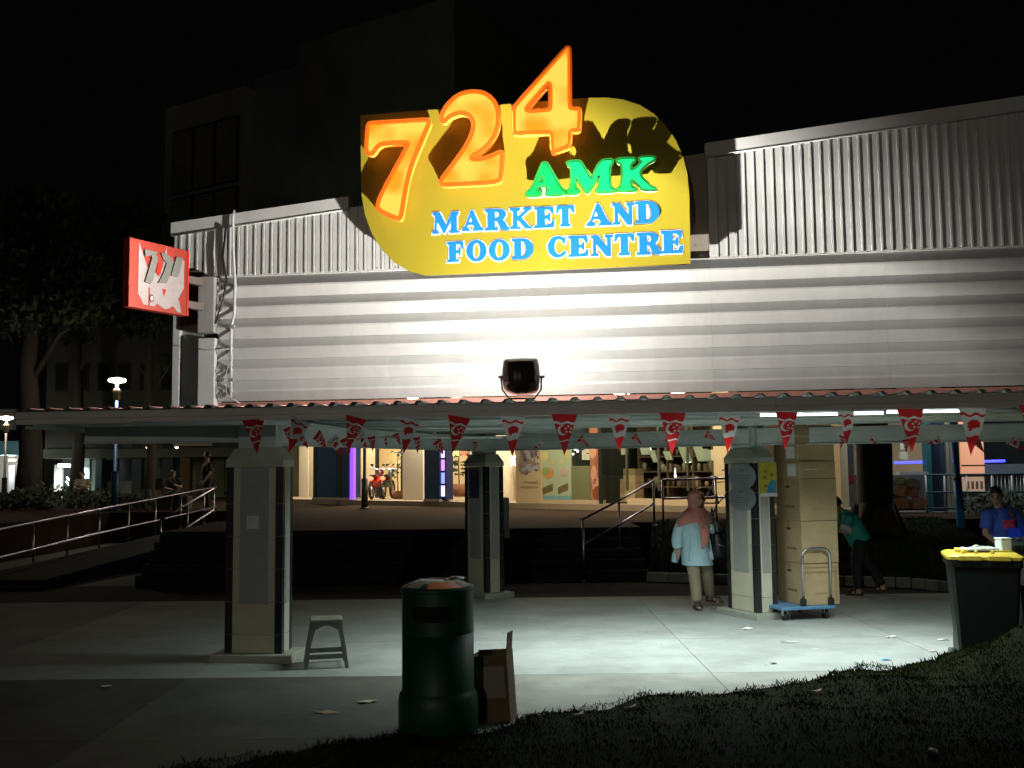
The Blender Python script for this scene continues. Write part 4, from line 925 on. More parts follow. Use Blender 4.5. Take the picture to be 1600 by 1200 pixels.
q.loft([(.015, -.01, .575, .215, .205), (-.005, -.005, .70, .205, .185), (0, .01, .88, .19, .14), (0, .01, 1.02, .18, .125), (0, .01, 1.16, .19, .12), (0, .01, 1.26, .17, .10), (0, .01, 1.31, .08, .07)], 24)
q.tube([(-.15, 0, 1.25), (-.24, .015, 1.04), (-.275, -.02, .92), (-.29, -.055, .835), (-.285, -.055, .81)], [.068, .074, .078, .068, .055], 12); q.tube([(.15, 0, 1.25), (.265, .01, 1.06), (.22, -.09, 1.05), (.14, -.15, 1.08)], [.07, .078, .065, .05], 12)
q.tube([(-.19, .12, .80), (-.23, .16, .70), (-.25, .17, .60)], [.05, .06, .045], 8)
for a in (-.12, -.04, .06, .14): q.tube([(a, -.115, 1.0), (a*1.1, -.138, .82), (a*1.25, -.152, .65)], [.006, .014, .018], 6)
me = fused(q, tunic, .009, 2, 'tunic'); part('tunic', me, None, wt)
q = MB(); q.ell((0, .01, .80), (.15, .115, .12)); q.tube([(-.075, .0, .80), (-.075, -.09, .48), (-.055, -.095, .28), (-.05, -.095, .115)], [.105, .085, .078, .072], 12); q.tube([(.085, .02, .80), (.15, .0, .49), (.20, .08, .30), (.24, .14, .17)], [.105, .085, .078, .07], 12)
part('trousers', fused(q, M('trouser_khaki', (.34, .29, .20), .85, var=.12, bump=.25), .009, 2), None, wt)
# headscarf: shell round the head, cape over the shoulders, long front fall
hj = M('scarf_pink', (.68, .26, .22), .8, var=.08, scale=10, bump=.2); q = MB(); n = 28
hc = P(0, .012, .015); vs = []; fs = []; yaw = R(22)
rows = [(1.573, .03, .03, 0), (1.562, .066, .075, 0), (1.53, .093, .108, 0), (1.48, .104, .120, 1), (1.43, .103, .118, 1), (1.385, .098, .108, 1), (1.345, .098, .10, 0), (1.31, .135, .110, 0), (1.27, .20, .130, 0), (1.20, .245, .155, 0), (1.12, .265, .168, 0)]
cx_, cy_ = hc.x, hc.y
for z, rx, ry, op in rows:
    t_ = max(0, (1.40-z)/.27); oxs = cx_*(1-t_) - .01*t_; oys = cy_*(1-t_)+.0*t_
    for k in range(n):
        a = 6.2832*k/n; drop = 0
        if z < 1.2: drop = -.03*math.sin(a*2+1)+.02*math.cos(a*3)
        p = Matrix.Rotation(yaw*(1-min(1, t_)), 3, 'Z') @ V((rx*math.cos(a), ry*math.sin(a), 0)); vs.append((oxs+p.x, oys+p.y, z+drop))
for j in range(len(rows)-1):
    for k in range(n):
        a = 360*(k+.5)/n
        if (j in (3, 4) and 224 < a < 316) or (j == 2 and 236 < a < 304) or (j == 5 and 250 < a < 290): continue
        fs.append((j*n+k, j*n+(k+1) % n, (j+1)*n+(k+1) % n, (j+1)*n+k))
fs.append(list(range(n)))
q.add(vs, fs, 0, True); me = q.mesh('headscarf', hj); o = part('headscarf', me, None, wt)
md = o.modifiers.new('thickness', 'SOLIDIFY'); md.thickness = .009; md.offset = 1; md = o.modifiers.new('soft', 'SUBSURF'); md.levels = md.render_levels = 1
q = MB(); vs = []; fs = []
fall = [(.03, -.155, 1.22, .075), (.055, -.172, 1.10, .07), (.062, -.18, .98, .062), (.05, -.182, .88, .045), (.02, -.178, .80, .008)]
for x, y, z, w_ in fall: vs += [(x-w_, y+.006, z+.02), (x-w_*.3, y-.012, z), (x+w_*.3, y+.004, z-.005), (x+w_, y-.008, z+.01)]
for j in range(4): fs += [(j*4+i, j*4+i+1, j*4+5+i, j*4+4+i) for i in range(3)]
q.add(vs, fs, 0, True); o = part('scarf_fall', q, hj, wt); md = o.modifiers.new('thickness', 'SOLIDIFY'); md.thickness = .012
def shoes(t, an, yaw, mt, s=1., nm='sandal'):
    q = MB(); c, sn = math.cos(yaw), math.sin(yaw); an = V(an)
    def W(x, y, z): return (an.x+c*x-sn*y, an.y+sn*x+c*y, an.z+z)
    pts = [(-.035, .05), (-.04, -.03), (-.05, -.12), (-.03, -.19), (.02, -.195), (.045, -.13), (.04, -.03), (.035, .05), (0, .07)]
    vs = [W(x*s, y*s, -.068*s) for x, y in pts]+[W(x*s, y*s, -.042*s) for x, y in pts]; n = len(pts)
    q.add(vs, [list(range(n)), list(range(n, 2*n))]+[(i, (i+1) % n, n+(i+1) % n, n+i) for i in range(n)])
    for y, h_ in ((-.13, .025), (-.06, .045)): q.tube([W(-.05*s, y*s, -.04*s), W(-.03*s, y*s, (h_-.02)*s), W(.03*s, y*s, (h_-.02)*s), W(.048*s, y*s, -.04*s)], .011*s, 6)
    q.tube([W(-.04*s, .03*s, -.04*s), W(0, .07*s, .0), W(.04*s, .03*s, -.04*s)], .009*s, 6)
    part(nm, q, mt, t)
sd = M('sandal_brown', (.06, .04, .03), .5)
shoes(wt, (-.055, -.10, .068), R(-8), sd); shoes(wt, (.25, .16, .125), R(35), sd)
bgw = wt.matrix_basis @ V((.29, -.13, .84))
bag = thing('shoulder_bag', 'black shoulder bag hanging at the side of the woman in the headscarf', 'bag', bgw, R(12)); bm_ = M('bag_black', (.012, .016, .02), .35)
q = MB(); q.loft([(0, 0, -.17, .06, .05), (.01, 0, -.155, .12, .085), (.015, 0, -.05, .135, .09), (0, 0, .07, .105, .07), (-.02, 0, .15, .07, .045), (-.03, 0, .18, .04, .03)], 20); part('pouch', q, bm_, bag)
q = MB(); q.tube([(-.06, -.03, .14), (-.10, -.05, .3), (-.10, -.03, .45), (-.09, .03, .49), (-.08, .10, .40), (-.03, .06, .14)], .012, 6); part('strap', q, bm_, bag)
q = MB(); q.tube([(-.07, -.088, .02), (.0, -.10, -.01), (.06, -.088, -.015)], .006, 6); part('zip', q, steel, bag)

def man(name_label, base, rz, J, cols, s=1., shirt_extra=None, hairlen=0, shoe=True):
    t = thing('person', name_label, 'person', base, rz); q = MB()
    P = head(q, J['head'], J.get('yaw', 0), J.get('tilt', 0), s)
    ch, pe = V(J['chest']), V(J['pelvis']); nk = V(J['neck'])
    q.tube([ch, nk, V(J['head'])-V((0, 0, .03))], [.07*s, .055*s, .05*s], 10)
    dv = (ch-pe); rot = dv.to_track_quat('Z', 'Y').to_matrix()
    q.ell(pe.lerp(ch, .8), (.17*s, .10*s, .18*s), rot=rot); q.ell(pe.lerp(ch, .15), (.15*s, .105*s, .16*s), rot=rot)
    for a in ('L', 'R'):
        sh, el, wr = J['sh'+a], J['el'+a], J['wr'+a]; q.tube([sh, el, wr], [.052*s, .042*s, .028*s], 8); hand(q, wr, V(wr)-V(el), (0, -1, .2), s)
        hp_, kn, an = J['hp'+a], J['kn'+a], J['an'+a]; q.tube([hp_, kn, an], [.085*s, .056*s, .036*s], 10)
        td = V(J.get('toe', (0, -1, 0))); q.tube([V(an)-td*.03+V((0, 0, -.03)), V(an)+td*.09+V((0, 0, -.045))], [.034, .03], 8)
    part('body', fused(q, cols['skin'], .011, 3), None, t); face(t, P, s)
    q = MB(); q.tube([pe.lerp(ch, -.12), pe.lerp(ch, .25), pe.lerp(ch, .7), ch, ch.lerp(nk, .5), ch.lerp(nk, .85)], [.17*s, .158*s, .172*s, .15*s, .10*s, .07*s], 18)
    for a in ('L', 'R'):
        sh, el = V(J['sh'+a]), V(J['el'+a]); q.tube([sh.lerp(ch, .35), sh, sh.lerp(el, .75)], [.09*s, .078*s, .08*s], 12)
    me = fused(q, cols['shirt'], .011, 3); bk = (rot @ V((0, 1, 0)))
    part('shirt', me, None, t)
    q = MB(); q.ell(pe, (.155*s, .12*s, .13*s), rot=rot)
    for a in ('L', 'R'): q.tube([J['hp'+a], J['kn'+a], V(J['kn'+a]).lerp(V(J['an'+a]), .92)], [.11*s, .082*s, .062*s], 12)
    part('trousers', fused(q, cols['legs'], .012, 3), None, t)
    q = MB(); c = V(J['head']); hr = Matrix.Rotation(J.get('yaw', 0), 3, 'Z') @ Matrix.Rotation(J.get('tilt', 0), 3, 'X')
    vs = []; n = 18; rows = [(0, 1.0), (25, .99), (50, 1.0), (72, 1.02), (92, 1.02), (108, .99)]; fs = []
    for a, r_ in rows:
        for k in range(n):
            b = 6.2832*k/n; fr = max(0, -math.sin(b)); ang = R(a)*(1-.52*fr) if a > 0 else 0
            vs.append(c+hr @ V((.088*s*math.sin(ang)*math.cos(b), .106*s*math.sin(ang)*math.sin(b)+.006, .118*s*math.cos(ang))))
    fs = [(j*n+k, j*n+(k+1) % n, (j+1)*n+(k+1) % n, (j+1)*n+k) for j in range(len(rows)-1) for k in range(n)]
    q.add(vs, fs, 0, True); o = part('hair', q, hair_m, t); md = o.modifiers.new('thickness', 'SOLIDIFY'); md.thickness = .012
    if hairlen: pass
    if shoe:
        for a in ('L', 'R'): shoes(t, J['an'+a], math.atan2(td.x, -td.y), M('shoe_dark', (.02, .02, .02), .5), s, 'shoe')
    return t
# -- worker in the teal shirt pushing behind the cartons (leans towards them)
g = gnd(1346, 929)
J = dict(head=(-.34, -.02, 1.33), yaw=R(-80), tilt=R(18), chest=(-.16, 0, 1.10), neck=(-.26, 0, 1.23), pelvis=(.0, 0, .80),
         shL=(-.19, .15, 1.13), elL=(-.33, .16, .95), wrL=(-.50, .10, 1.05), shR=(-.17, -.16, 1.12), elR=(-.24, -.20, .92), wrR=(-.46, -.14, .99),
         hpL=(.01, .08, .80), knL=(.13, .08, .45), anL=(.33, .07, .11), hpR=(0, -.08, .80), knR=(-.07, -.08, .44), anR=(-.05, -.08, .068), toe=(-1, 0, 0))
teal = man('worker in teal shirt and dark trousers leaning in behind the carton stack', g, R(-8), J, dict(skin=skin, shirt=M('shirt_teal', (.03, .42, .33), .75, var=.12, bump=.2), legs=M('leg_black', (.014, .018, .018), .8)))
q = MB(); q.tube([(-.205, -.205, 1.0), (-.235, -.225, .935)], [.086, .088], 12); part('sleeve_hem', q, paper, teal)
# -- man in blue by the bins
g = at(1568, 915, 13.0); g.z = .10
J = dict(head=(-.11, -.10, 1.40), yaw=R(-38), tilt=R(28), chest=(0, -.02, 1.13), neck=(-.05, -.05, 1.27), pelvis=(.05, .03, .83),
         shL=(.19, -.02, 1.17), elL=(.26, -.06, .93), wrL=(.14, -.27, .84), shR=(-.18, -.02, 1.16), elR=(-.24, -.05, .92), wrR=(-.20, -.24, .80),
         hpL=(.12, .03, .83), knL=(.13, 0, .45), anL=(.14, .03, .068), hpR=(-.04, .03, .83), knR=(-.05, -.02, .45), anR=(-.06, .02, .068))
bm2 = man('man in dark blue shirt with red print bending over the wheeled bins', g, R(8), J, dict(skin=M('skin_tan', (.30, .18, .12), .55, var=.06), shirt=M('shirt_blue', (.035, .085, .42), .75, var=.15, bump=.2), legs=M('leg_black', (.014, .018, .018), .8)))
q = MB(); q.prism(smooth_closed([(-.085, 1.05), (.06, 1.06), (.065, .98), (-.07, .96)], 1), -.012, axis='y', base=-.182); q.prism([(-.10, 1.10), (-.02, 1.085), (.07, 1.11), (.06, 1.065), (-.08, 1.06)], -.010, axis='y', base=-.182)
part('shirt_print', q, M('print_red', (.75, .06, .09), .6, var=.3, scale=30), bm2)
g = at(1603, 842, 12.6)
t = thing('blue_tub', 'bright blue plastic tub held by the man in the blue shirt', 'tub', g, R(10)); q = MB(); mt = M('tub_blue', (.015, .05, .62), .4)
vs = [(sx*a, sy*b, z) for a, b, z in ((.13, .10, -.13), (.16, .125, .12), (.15, .115, .12), (.12, .09, -.12)) for sx, sy in ((-1, -1), (1, -1), (1, 1), (-1, 1))]
q.add(vs, [(3, 2, 1, 0), (12, 13, 14, 15)]+[(j*4+i, j*4+(i+1) % 4, (j+1)*4+(i+1) % 4, (j+1)*4+i) for j in range(3) for i in range(4)]); part('basin', q, mt, t)
q = MB(); q.box(-.17, -.135, .115, .17, -.118, .135); q.box(-.17, .118, .115, .17, .135, .135); q.box(-.17, -.118, .115, -.152, .118, .135); q.box(.152, -.118, .115, .17, .118, .135); part('rim', q, mt, t)
# ------------------------------------------------------------------ railings
def rail(name, label, tops, bots, posts, group=None, mat=steel, r=.022):
    """tops/bots: polylines in world space; posts: (top, bottom)."""
    o = thing(name, label, 'railing', posts[0][1], 0, group); inv = -V(posts[0][1])
    for pl_ in tops+bots:
        q = MB(); q.tube([p+inv for p in pl_], r, 8); part('rail', q, purple_steel, o)
    for a, b in posts:
        q = MB(); q.tube([b+inv, a+inv], r*.95, 8); q.tube([b+inv, b+inv+V((0, 0, .012))], r*2.2, 10); part('post', q, mat, o)
    return o
def A3(l): return [at(*p) for p in l]
DA = lambda x: 18.9+ (x-0)*.0255
posts = [(52, 818, 890), (105, 808, 877), (155, 797, 864), (201, 788, 853), (243, 780, 842), (283, 772, 826), (319, 765, 818)]
def grounded(px, pt, pb, D): return (at(px, pt, D), at(px, pb, D))
rail('ramp_railing', 'long two bar steel railing climbing the ramp beside the dim pillar', [A3([(-60, 839, DA(-60)), (0, 827, DA(0)), (155, 796, DA(155)), (283, 771, DA(283)), (338, 761, DA(338))])], [A3([(-60, 886, DA(-60)), (0, 871, DA(0)), (155, 833, DA(155)), (250, 812, DA(250)), (338, 792, DA(338))])],
     [grounded(x, a, b, DA(x)) for x, a, b in posts], 'steel railings')
DB = lambda x: 20.5+(x-250)*.03
rail('ramp_railing', 'short steep two bar railing nearer the dim pillar on the ramp return', [A3([(250, 813, DB(250)), (334, 763, DB(334))])], [A3([(253, 849, DB(253)), (334, 797, DB(334))])],
     [grounded(251, 813, 868, DB(251)), grounded(293, 788, 846, DB(293)), grounded(334, 763, 830, DB(334))], 'steel railings')
# the ramp itself
a0, a1 = at(-60, 905, DA(-60)), at(338, 815, DA(338)); b0, b1 = a0+V((1.5, -.2, 0)), a1+V((1.3, -.2, 0)); a0, a1, b0, b1 = b0, b1, a0, a1
q = MB(); q.add([(a0.x, a0.y, 0), (a1.x, a1.y, 0), (b1.x, b1.y, 0), (b0.x, b0.y, 0), (a0.x, a0.y, max(a0.z, .02)), a1, b1, (b0.x, b0.y, max(b0.z, .02))], [(3, 2, 1, 0), (4, 5, 6, 7), (0, 1, 5, 4), (1, 2, 6, 5), (2, 3, 7, 6), (3, 0, 4, 7)])
struct('ramp', q, dark_pave)
c0, c1 = at(240, 872, DB(240)), at(338, 828, DB(338)); q = MB(); q.add([(c0.x, c0.y, 0), (c1.x, c1.y, 0), (c1.x-.2, c1.y+1.6, 0), (c0.x-.6, c0.y+1.4, 0), c0, c1, c1+V((-.2, 1.6, 0)), c0+V((-.6, 1.4, 0))], [(3, 2, 1, 0), (4, 5, 6, 7), (0, 1, 5, 4), (1, 2, 6, 5), (2, 3, 7, 6), (3, 0, 4, 7)])
struct('ramp_return', q, dark_pave)
# stair railing
ps = [(911, 811, 907, 17.35), (967, 782, 862, 18.2), (1021, 751, 824, 19.2)]
T = [at(x, a, d) for x, a, b, d in ps]
def low(p, dz): return p-V((0, 0, dz))
sr = rail('stair_railing', 'steel handrail sloping up the dark steps toward the shops', [[T[0]+V((-.06, -.02, 0)), T[0], T[1], T[2]]], [[low(T[0], .42), low(T[1], .42), low(T[2], .42)]],
     [(T[i], V((T[i].x, T[i].y, [0, .495, .825][i]))) for i in range(3)], 'steel railings')
u = [at(1035, 750, 20.0), at(1142, 747, 19.8), at(1200, 746, 19.7)]
rail('plaza_railing', 'level steel railing on the plaza behind the woman in the headscarf', [u], [[low(p, .36) for p in u]], [(p, V((p.x, p.y, .70))) for p in (u[0], at(1118, 748, 19.85), u[2])], 'steel railings')
# ------------------------------------------------------------------ bollard, far fittings
p = at(791, 836, 18.55); t = thing('bollard', 'white round bollard on the steps beside the farthest pillar', 'bollard', (p.x, 18.55, .66), 0)
q = MB(); q.lathe([(.06, 0), (.06, .70), (.05, .725), (0, .73)], 20); part('post', q, M('bollard_white', (.8, .82, .78), .6), t)
q = MB(); q.lathe([(.09, 0), (.09, .015), (.062, .03)], 20); part('foot', q, grey_metal, t)

# ------------------------------------------------------------------ shop row across the plaza
P1, P2 = gnd(450, 786.5, ZP), gnd(940, 797.5, ZP)
SH = Frame(P1.x, P1.y, math.atan2(P2.y-P1.y, P2.x-P1.x))
shop = thing('shop_block', 'lit row of shopfronts with deep blue columns across the plaza', 'building', SH.o, SH.th)
EW = math.cos(R(43))
def spx(x, y, off=0.): return SH.px(x, y, off)
cream = M('wall_cream', (.50, .40, .25), .75, var=.08, scale=1); white_w = M('wall_white', (.60, .54, .42), .7, var=.06, scale=1); colblue = M('column_blue', (.012, .055, .14), .5, var=.15, scale=1.5); colgreen = M('column_dark', (.010, .026, .024), .5); plinth_m = M('plinth_pale', (.5, .45, .36), .8)
sE = spx(1330, 800).x
q = MB(); q.box(-3, .0, ZP-.3, sE, 7, ZP+.15); part('walkway', q, M('walk_floor', (.28, .22, .15), .6), shop)
q = MB(); q.box(-3, -.05, ZP+3.35, sE, 7, ZP+3.6); part('ceiling_slab', q, M('slab_grey', (.35, .34, .30), .8), shop)
q = MB(); q.box(-3, 5.6, ZP+.15, sE, 5.8, ZP+3.35); part('rear_wall', q, cream, shop)
q = MB(); q.box(-3, .05, ZP+3.6, sE, 7, ZP+5.6); part('upper_wall', q, M('upper_wall', (.20, .21, .18), .8), shop)
def panel(nm, x0, x1, y0, y1, off, mat, th=.12, label=None, shp='f'):
    a, b = spx(x0, y1, off), spx(x1, y1, off); z1_, z0_ = spx((x0+x1)/2, y0, off).z, spx((x0+x1)/2, y1, off).z
    q = MB(); q.box(a.x, off, z0_, b.x, off+th, z1_); return part(nm, q, mat, shop, label)
WO = 2.2; ZT = 640
wl_ = lambda nm, x0, x1, mat, off=WO, lab=None, th=.12: (lambda a, b: part(nm, (lambda q: q.box(a.x, off, ZP+.15, b.x, off+th, ZP+3.35))(MB()), mat, shop, lab))(spx(x0, 760, off), spx(x1, 760, off))
def col(x0, x1, mat, off=.02, z0=ZP):
    a, b = spx(x0, 770, off), spx(x1, 770, off); q = MB(); q.box(a.x, off, ZP-.02, b.x, off+.5, ZP+3.35); c = part('column', q, mat, shop)
    q = MB(); q.box(a.x-.02, off-.02, ZP, b.x+.02, off+.52, ZP+.22); part('column_base', q, plinth_m, c)
wl_('wall', 400, 468, M('wall_dim', (.2, .17, .10), .8), 3.2)
wl_('wall', 467, 481, white_w); wl_('door', 482, 490, M('door_cream', (.55, .46, .32), .6), WO+.03)
col(489, 494, colgreen); col(494.5, 526, colblue, .03); col(526.5, 533, colgreen); col(533.5, 545, colblue, .03)
panel('light_strip', 546.5, 552, 660, 780, .0, M('violet_on', (.4, .1, .9), .4, emit=1.1, ecol=(.32, .10, .95)), .1, 'violet light strip')
wl_('display_rack', 553, 557, M('rack_dark', (.06, .05, .05), .6), 1.2)
wl_('wall', 557, 586, cream); wl_('door_frame', 586, 588.5, black_metal, WO-.05); wl_('wall', 588.5, 626, M('wall_warm', (.52, .40, .20), .7), 3.8); wl_('door_frame', 626, 629, black_metal, WO-.05)
wl_('pier', 629, 661, white_w, .9, th=.8); col(663, 687, colblue)
wl_('wall', 696, 730, cream, 3.2)
a, b = spx(687.5, 770, .1), spx(695, 770, .1); q = MB(); q.box(a.x, .1, ZP+.2, b.x+.05, .4, ZP+2.6); cab = part('display_cabinet', q, M('cab_blue', (.02, .03, .10), .4), shop)
for k in range(6):
    q = MB(); q.box(a.x+.05, .085, ZP+.3+k*.38, b.x, .098, ZP+.62+k*.38); part('display_panel', q, M(f'display_{k%3}', (.5, .5, .9), .4, emit=1.6, ecol=[(.75, .7, 1), (.25, .3, .9), (.6, .25, .85)][k % 3], var=.5, scale=12), cab)
for x, y, c, s_ in ((699, 706, (1, .08, .04), .16), (711, 704, (1, .75, .12), .2), (724, 708, (1, .08, .04), .12), (703, 722, (1, .3, .2), .1)):
    p = spx(x, y, 1.2); q = MB(); q.prism([(p.x+(s_ if k % 2 == 0 else s_*.5)*math.cos(R(90+36*k)), p.z+(s_ if k % 2 == 0 else s_*.5)*math.sin(R(90+36*k))) for k in range(10)], .05, axis='y', base=1.2)
    part('star_lamp', q, M(f'star_{x}', c, .4, emit=3.5, ecol=c), shop)
wl_('wall', 735, 775, cream, WO); wl_('wall', 775, 797, M('wall_bright', (.66, .60, .48), .6), WO)
wl_('door_frame', 797, 802, M('frame_cream', (.62, .52, .36), .5), WO-.1); wl_('wall', 802, 822, white_w, WO)
p = spx(802, 720, 1.9); q = MB()
for k in range(6): q.tube([(p.x+.18*math.cos(R(60*k)), 1.9, p.z+.18*math.sin(R(60*k))), (p.x-.18*math.cos(R(60*k)), 1.9, p.z-.18*math.sin(R(60*k)))], .02, 5)
part('snow_lamp', q, M('snow_on', (.8, .85, 1), .4, emit=3, ecol=(.8, .88, 1)), shop)
# posters and windows of the near shop
def wpanel(nm, x0, x1, y0, y1, off, mat, lab=None, th=.05): return panel(nm, x0, x1, y0, y1, off, mat, th, lab)
wpanel('poster_board', 806, 846, 690, 795, .30, M('poster_beige', (.47, .36, .21), .6, var=.05, scale=1), 'beige poster board with figures').location
pb_ = shop.children[-1]
def speck(x0, x1, y0, y1, off, mat, parent, n, w0, w1, h0, h1, nm='print'):
    mb_ = MB(); a, b = spx(x0, y1, off), spx(x1, y1, off); zt_, zb_ = spx((x0+x1)/2, y0, off).z, spx((x0+x1)/2, y1, off).z
    for _ in range(n):
        x, z = random.uniform(a.x, b.x), random.uniform(zb_, zt_); w_, h_ = random.uniform(w0, w1), random.uniform(h0, h1); x = min(x, b.x-w_); z = min(z, zt_-h_)
        mb_.box(x, off-.004-random.random()*.004, z, x+w_, off, z+h_)
    o = part(nm, mb_, mat, shop); o.parent = parent; o['kind'] = 'stuff'; return o
speck(810, 843, 702, 743, .30, M('fig_grey', (.25, .19, .15), .7, var=.4, scale=4), pb_, 26, .06, .22, .1, .4)
speck(812, 842, 704, 742, .298, M('fig_dark', (.10, .07, .07), .7), pb_, 16, .03, .1, .05, .22); speck(811, 842, 706, 740, .296, M('fig_blue', (.28, .30, .33), .7), pb_, 10, .05, .15, .08, .2)
speck(812, 841, 752, 756, .30, M('fig_line', (.30, .22, .12), .7), pb_, 6, .15, .3, .03, .05); speck(812, 841, 760, 763, .30, M('fig_line', (.30, .22, .12), .7), pb_, 6, .15, .3, .03, .05)
pg = wpanel('poster_board', 846.5, 893, 690, 781, .42, M('poster_mint', (.36, .42, .27), .6, var=.05, scale=1), 'mint green price poster')
def disc(cx_, cy_, r_, mat, off, parent, nm='picture', sx=1.):
    p = spx(cx_, cy_, off); q = MB(); q.prism([(p.x+r_*sx*math.cos(6.283*k/14), p.z+r_*math.sin(6.283*k/14)) for k in range(14)], .006, axis='y', base=off-.006); o = part(nm, q, mat, shop); o.parent = parent
disc(857, 739, .15, M('fruit_orange', (.5, .24, .08), .6), .42, pg, sx=1.3); disc(852, 736, .10, M('fruit_green', (.22, .34, .10), .6), .414, pg, sx=1.3); disc(882, 738, .13, M('fruit_pale', (.40, .30, .25), .6), .42, pg, sx=1.2); disc(851, 713, .12, M('mint_yellow', (.45, .42, .16), .6), .42, pg); disc(885, 711, .11, M('mint_yellow', (.45, .42, .16), .6), .42, pg); disc(861, 722, .07, M('mint_yellow', (.45, .42, .16), .6), .42, pg); disc(876, 722, .07, M('mint_yellow', (.45, .42, .16), .6), .42, pg)
for x0, x1, yt, yb in ((847.5, 864, 761, 770), (872, 888, 760, 769)):
    a, b = spx(x0, yb, .42), spx(x1, yb, .42); zt_ = spx(x0, yt, .42).z; q = MB(); q.prism([(a.x, a.z-.06), (b.x, a.z+.06), (b.x, zt_+.10), (a.x, zt_-.03)], .006, axis='y', base=.414); o = part('note_picture', q, M('note_dark', (.14, .11, .05), .6, var=.4, scale=10), shop); o.parent = pg
a, b = spx(847, 780, .42), spx(892.5, 780, .42); q = MB(); q.box(a.x, .412, a.z, b.x, .418, a.z+.10); o = part('blue_footer', q, M('mint_blue', (.16, .34, .36), .6), shop); o.parent = pg
# glazed window of the near shop: dark room with stock behind the glass
glass = bpy.data.materials.new('window_glass'); glass.use_nodes = True; N_ = glass.node_tree.nodes; L_n = glass.node_tree.links; t1 = N_.new('ShaderNodeBsdfTransparent'); t1.inputs[0].default_value = (.86, .9, .88, 1); t2 = N_.new('ShaderNodeBsdfGlossy'); t2.inputs['Roughness'].default_value = .03; x1 = N_.new('ShaderNodeMixShader'); x1.inputs[0].default_value = .06; L_n.new(t1.outputs[0], x1.inputs[1]); L_n.new(t2.outputs[0], x1.inputs[2]); L_n.new(x1.outputs[0], N_['Material Output'].inputs[0])
dark_room = M('dark_room', (.035, .036, .028), .8, var=.3, scale=1)
wpanel('window_back', 893, 922.5, 640, 729, .55, dark_room); wpanel('panel', 893, 922.5, 728, 781, .42, M('panel_olive', (.16, .17, .08), .6, var=.08, scale=1), 'olive lower window panel')
wd = wpanel('pane', 893, 922.5, 640, 728, .50, glass, th=.01)
for x, y, s_ in ((899, 700, .06), (902.5, 705, .035), (895.5, 709.5, .03)): disc(x, y, s_, cool_on if s_ > .05 else M('dim_on', (1, 1, .9), .4, emit=2), .49, wd, 'spot_lamp')
for x, y, w_, h_ in ((913, 701, .28, .24), (909.5, 711, .15, .25), (914.5, 714, .15, .16)):
    p = spx(x, y, .49); q = MB(); q.box(p.x, .48, p.z-h_/2, p.x+w_, .485, p.z+h_/2); o = part('paper_sheet', q, M('sheet_pale', (.5, .52, .40), .8), shop); o.parent = wd
po = wpanel('poster_board', 923, 936, 640, 780, .40, M('poster_orange', (.40, .14, .06), .6, var=.5, scale=1.6), 'orange brown poster strip')
disc(926, 700, .28, M('orange_pale', (.55, .27, .17), .6), .40, po, sx=.5); disc(933, 758, .20, M('orange_pale', (.55, .27, .17), .6), .40, po, sx=.8); disc(928, 742, .25, M('orange_pale', (.55, .27, .17), .6), .40, po, sx=.4); disc(934, 771, .2, M('orange_dark', (.2, .06, .02), .6), .396, po, sx=.8)
wpanel('sill_wall', 846.5, 936, 781, 799, .38, M('sill_buff', (.46, .36, .23), .7, var=.08, scale=1), th=.3)
wpanel('sill_wall', 980, 1118, 780, 800, .38, M('sill_buff', (.46, .36, .23), .7, var=.08, scale=1), th=.3); wpanel('door_frame', 936, 941, 640, 800, .30, black_metal)
# shop interior
a, b = spx(938, 790, .6), spx(1118, 790, .6)
q = MB(); q.box(a.x, 2.4, ZP+.15, b.x+1.5, 2.5, ZP+3.3); part('room_back', q, M('room_brown', (.10, .075, .045), .8, var=.3, scale=1.5), shop)
q = MB(); q.box(a.x-.1, .6, ZP+.15, a.x, 2.4, ZP+3.3); part('room_side', q, dark_room, shop)
q = MB(); q.box(a.x, .45, ZP+.9, b.x, .46, ZP+3.3); part('pane', q, glass, shop)
for x in (980, 1030, 1075):
    p = spx(x, 760, .44); q = MB(); q.box(p.x-.025, .42, ZP+.5, p.x+.025, .47, ZP+3.3); part('window_frame', q, M('frame_olive', (.06, .06, .04), .5), shop)
wood = M('shelf_wood', (.14, .085, .045), .7)
for z in (.55, .95, 1.35, 1.75):
    q = MB(); q.box(spx(1000, 760, 1.8).x, 1.75, ZP+z, b.x, 2.35, ZP+z+.03); part('shelf', q, wood, shop)
for x in (1000, 1045, 1085, 1116):
    p = spx(x, 760, 1.8); q = MB(); q.box(p.x-.02, 1.74, ZP+.2, p.x+.02, 2.35, ZP+2.3); part('shelf_upright', q, wood, shop)
for k in range(70):
    x = random.uniform(spx(1000, 760, 1.8).x, b.x-.2); z = random.choice((.58, .98, 1.38, 1.78)); q = MB()
    w_, h_ = random.uniform(.06, .14), random.uniform(.12, .28)
    if k % 3: q.lathe([(w_/2, 0), (w_/2, h_*.8), (w_/3, h_), (0, h_)], 8, c=(x, 1.86, ZP+z))
    else: q.box(x, 1.8, ZP+z, x+w_, 1.95, ZP+z+h_)
    part('stock_item', q, M(f'stock_{k%5}', [(.35, .27, .15), (.28, .24, .18), (.15, .1, .07), (.4, .35, .25), (.18, .16, .14)][k % 5], .6), shop)
for x0, x1, y0, y1 in ((974, 992, 732, 784), (969, 976, 748, 784)):
    for k in range(5):
        ya, yb = y1+(y0-y1)*(k+1)/5, y1+(y0-y1)*k/5; pa, pb2 = spx(x0, yb, .9), spx(x1, yb, .9); q = MB(); q.box(pa.x, .9, spx(x0, yb, .9).z, pb2.x, 1.3, spx(x0, ya, .9).z-.006); part('stock_carton', q, M('carton_buff', (.36, .26, .13), .8), shop)
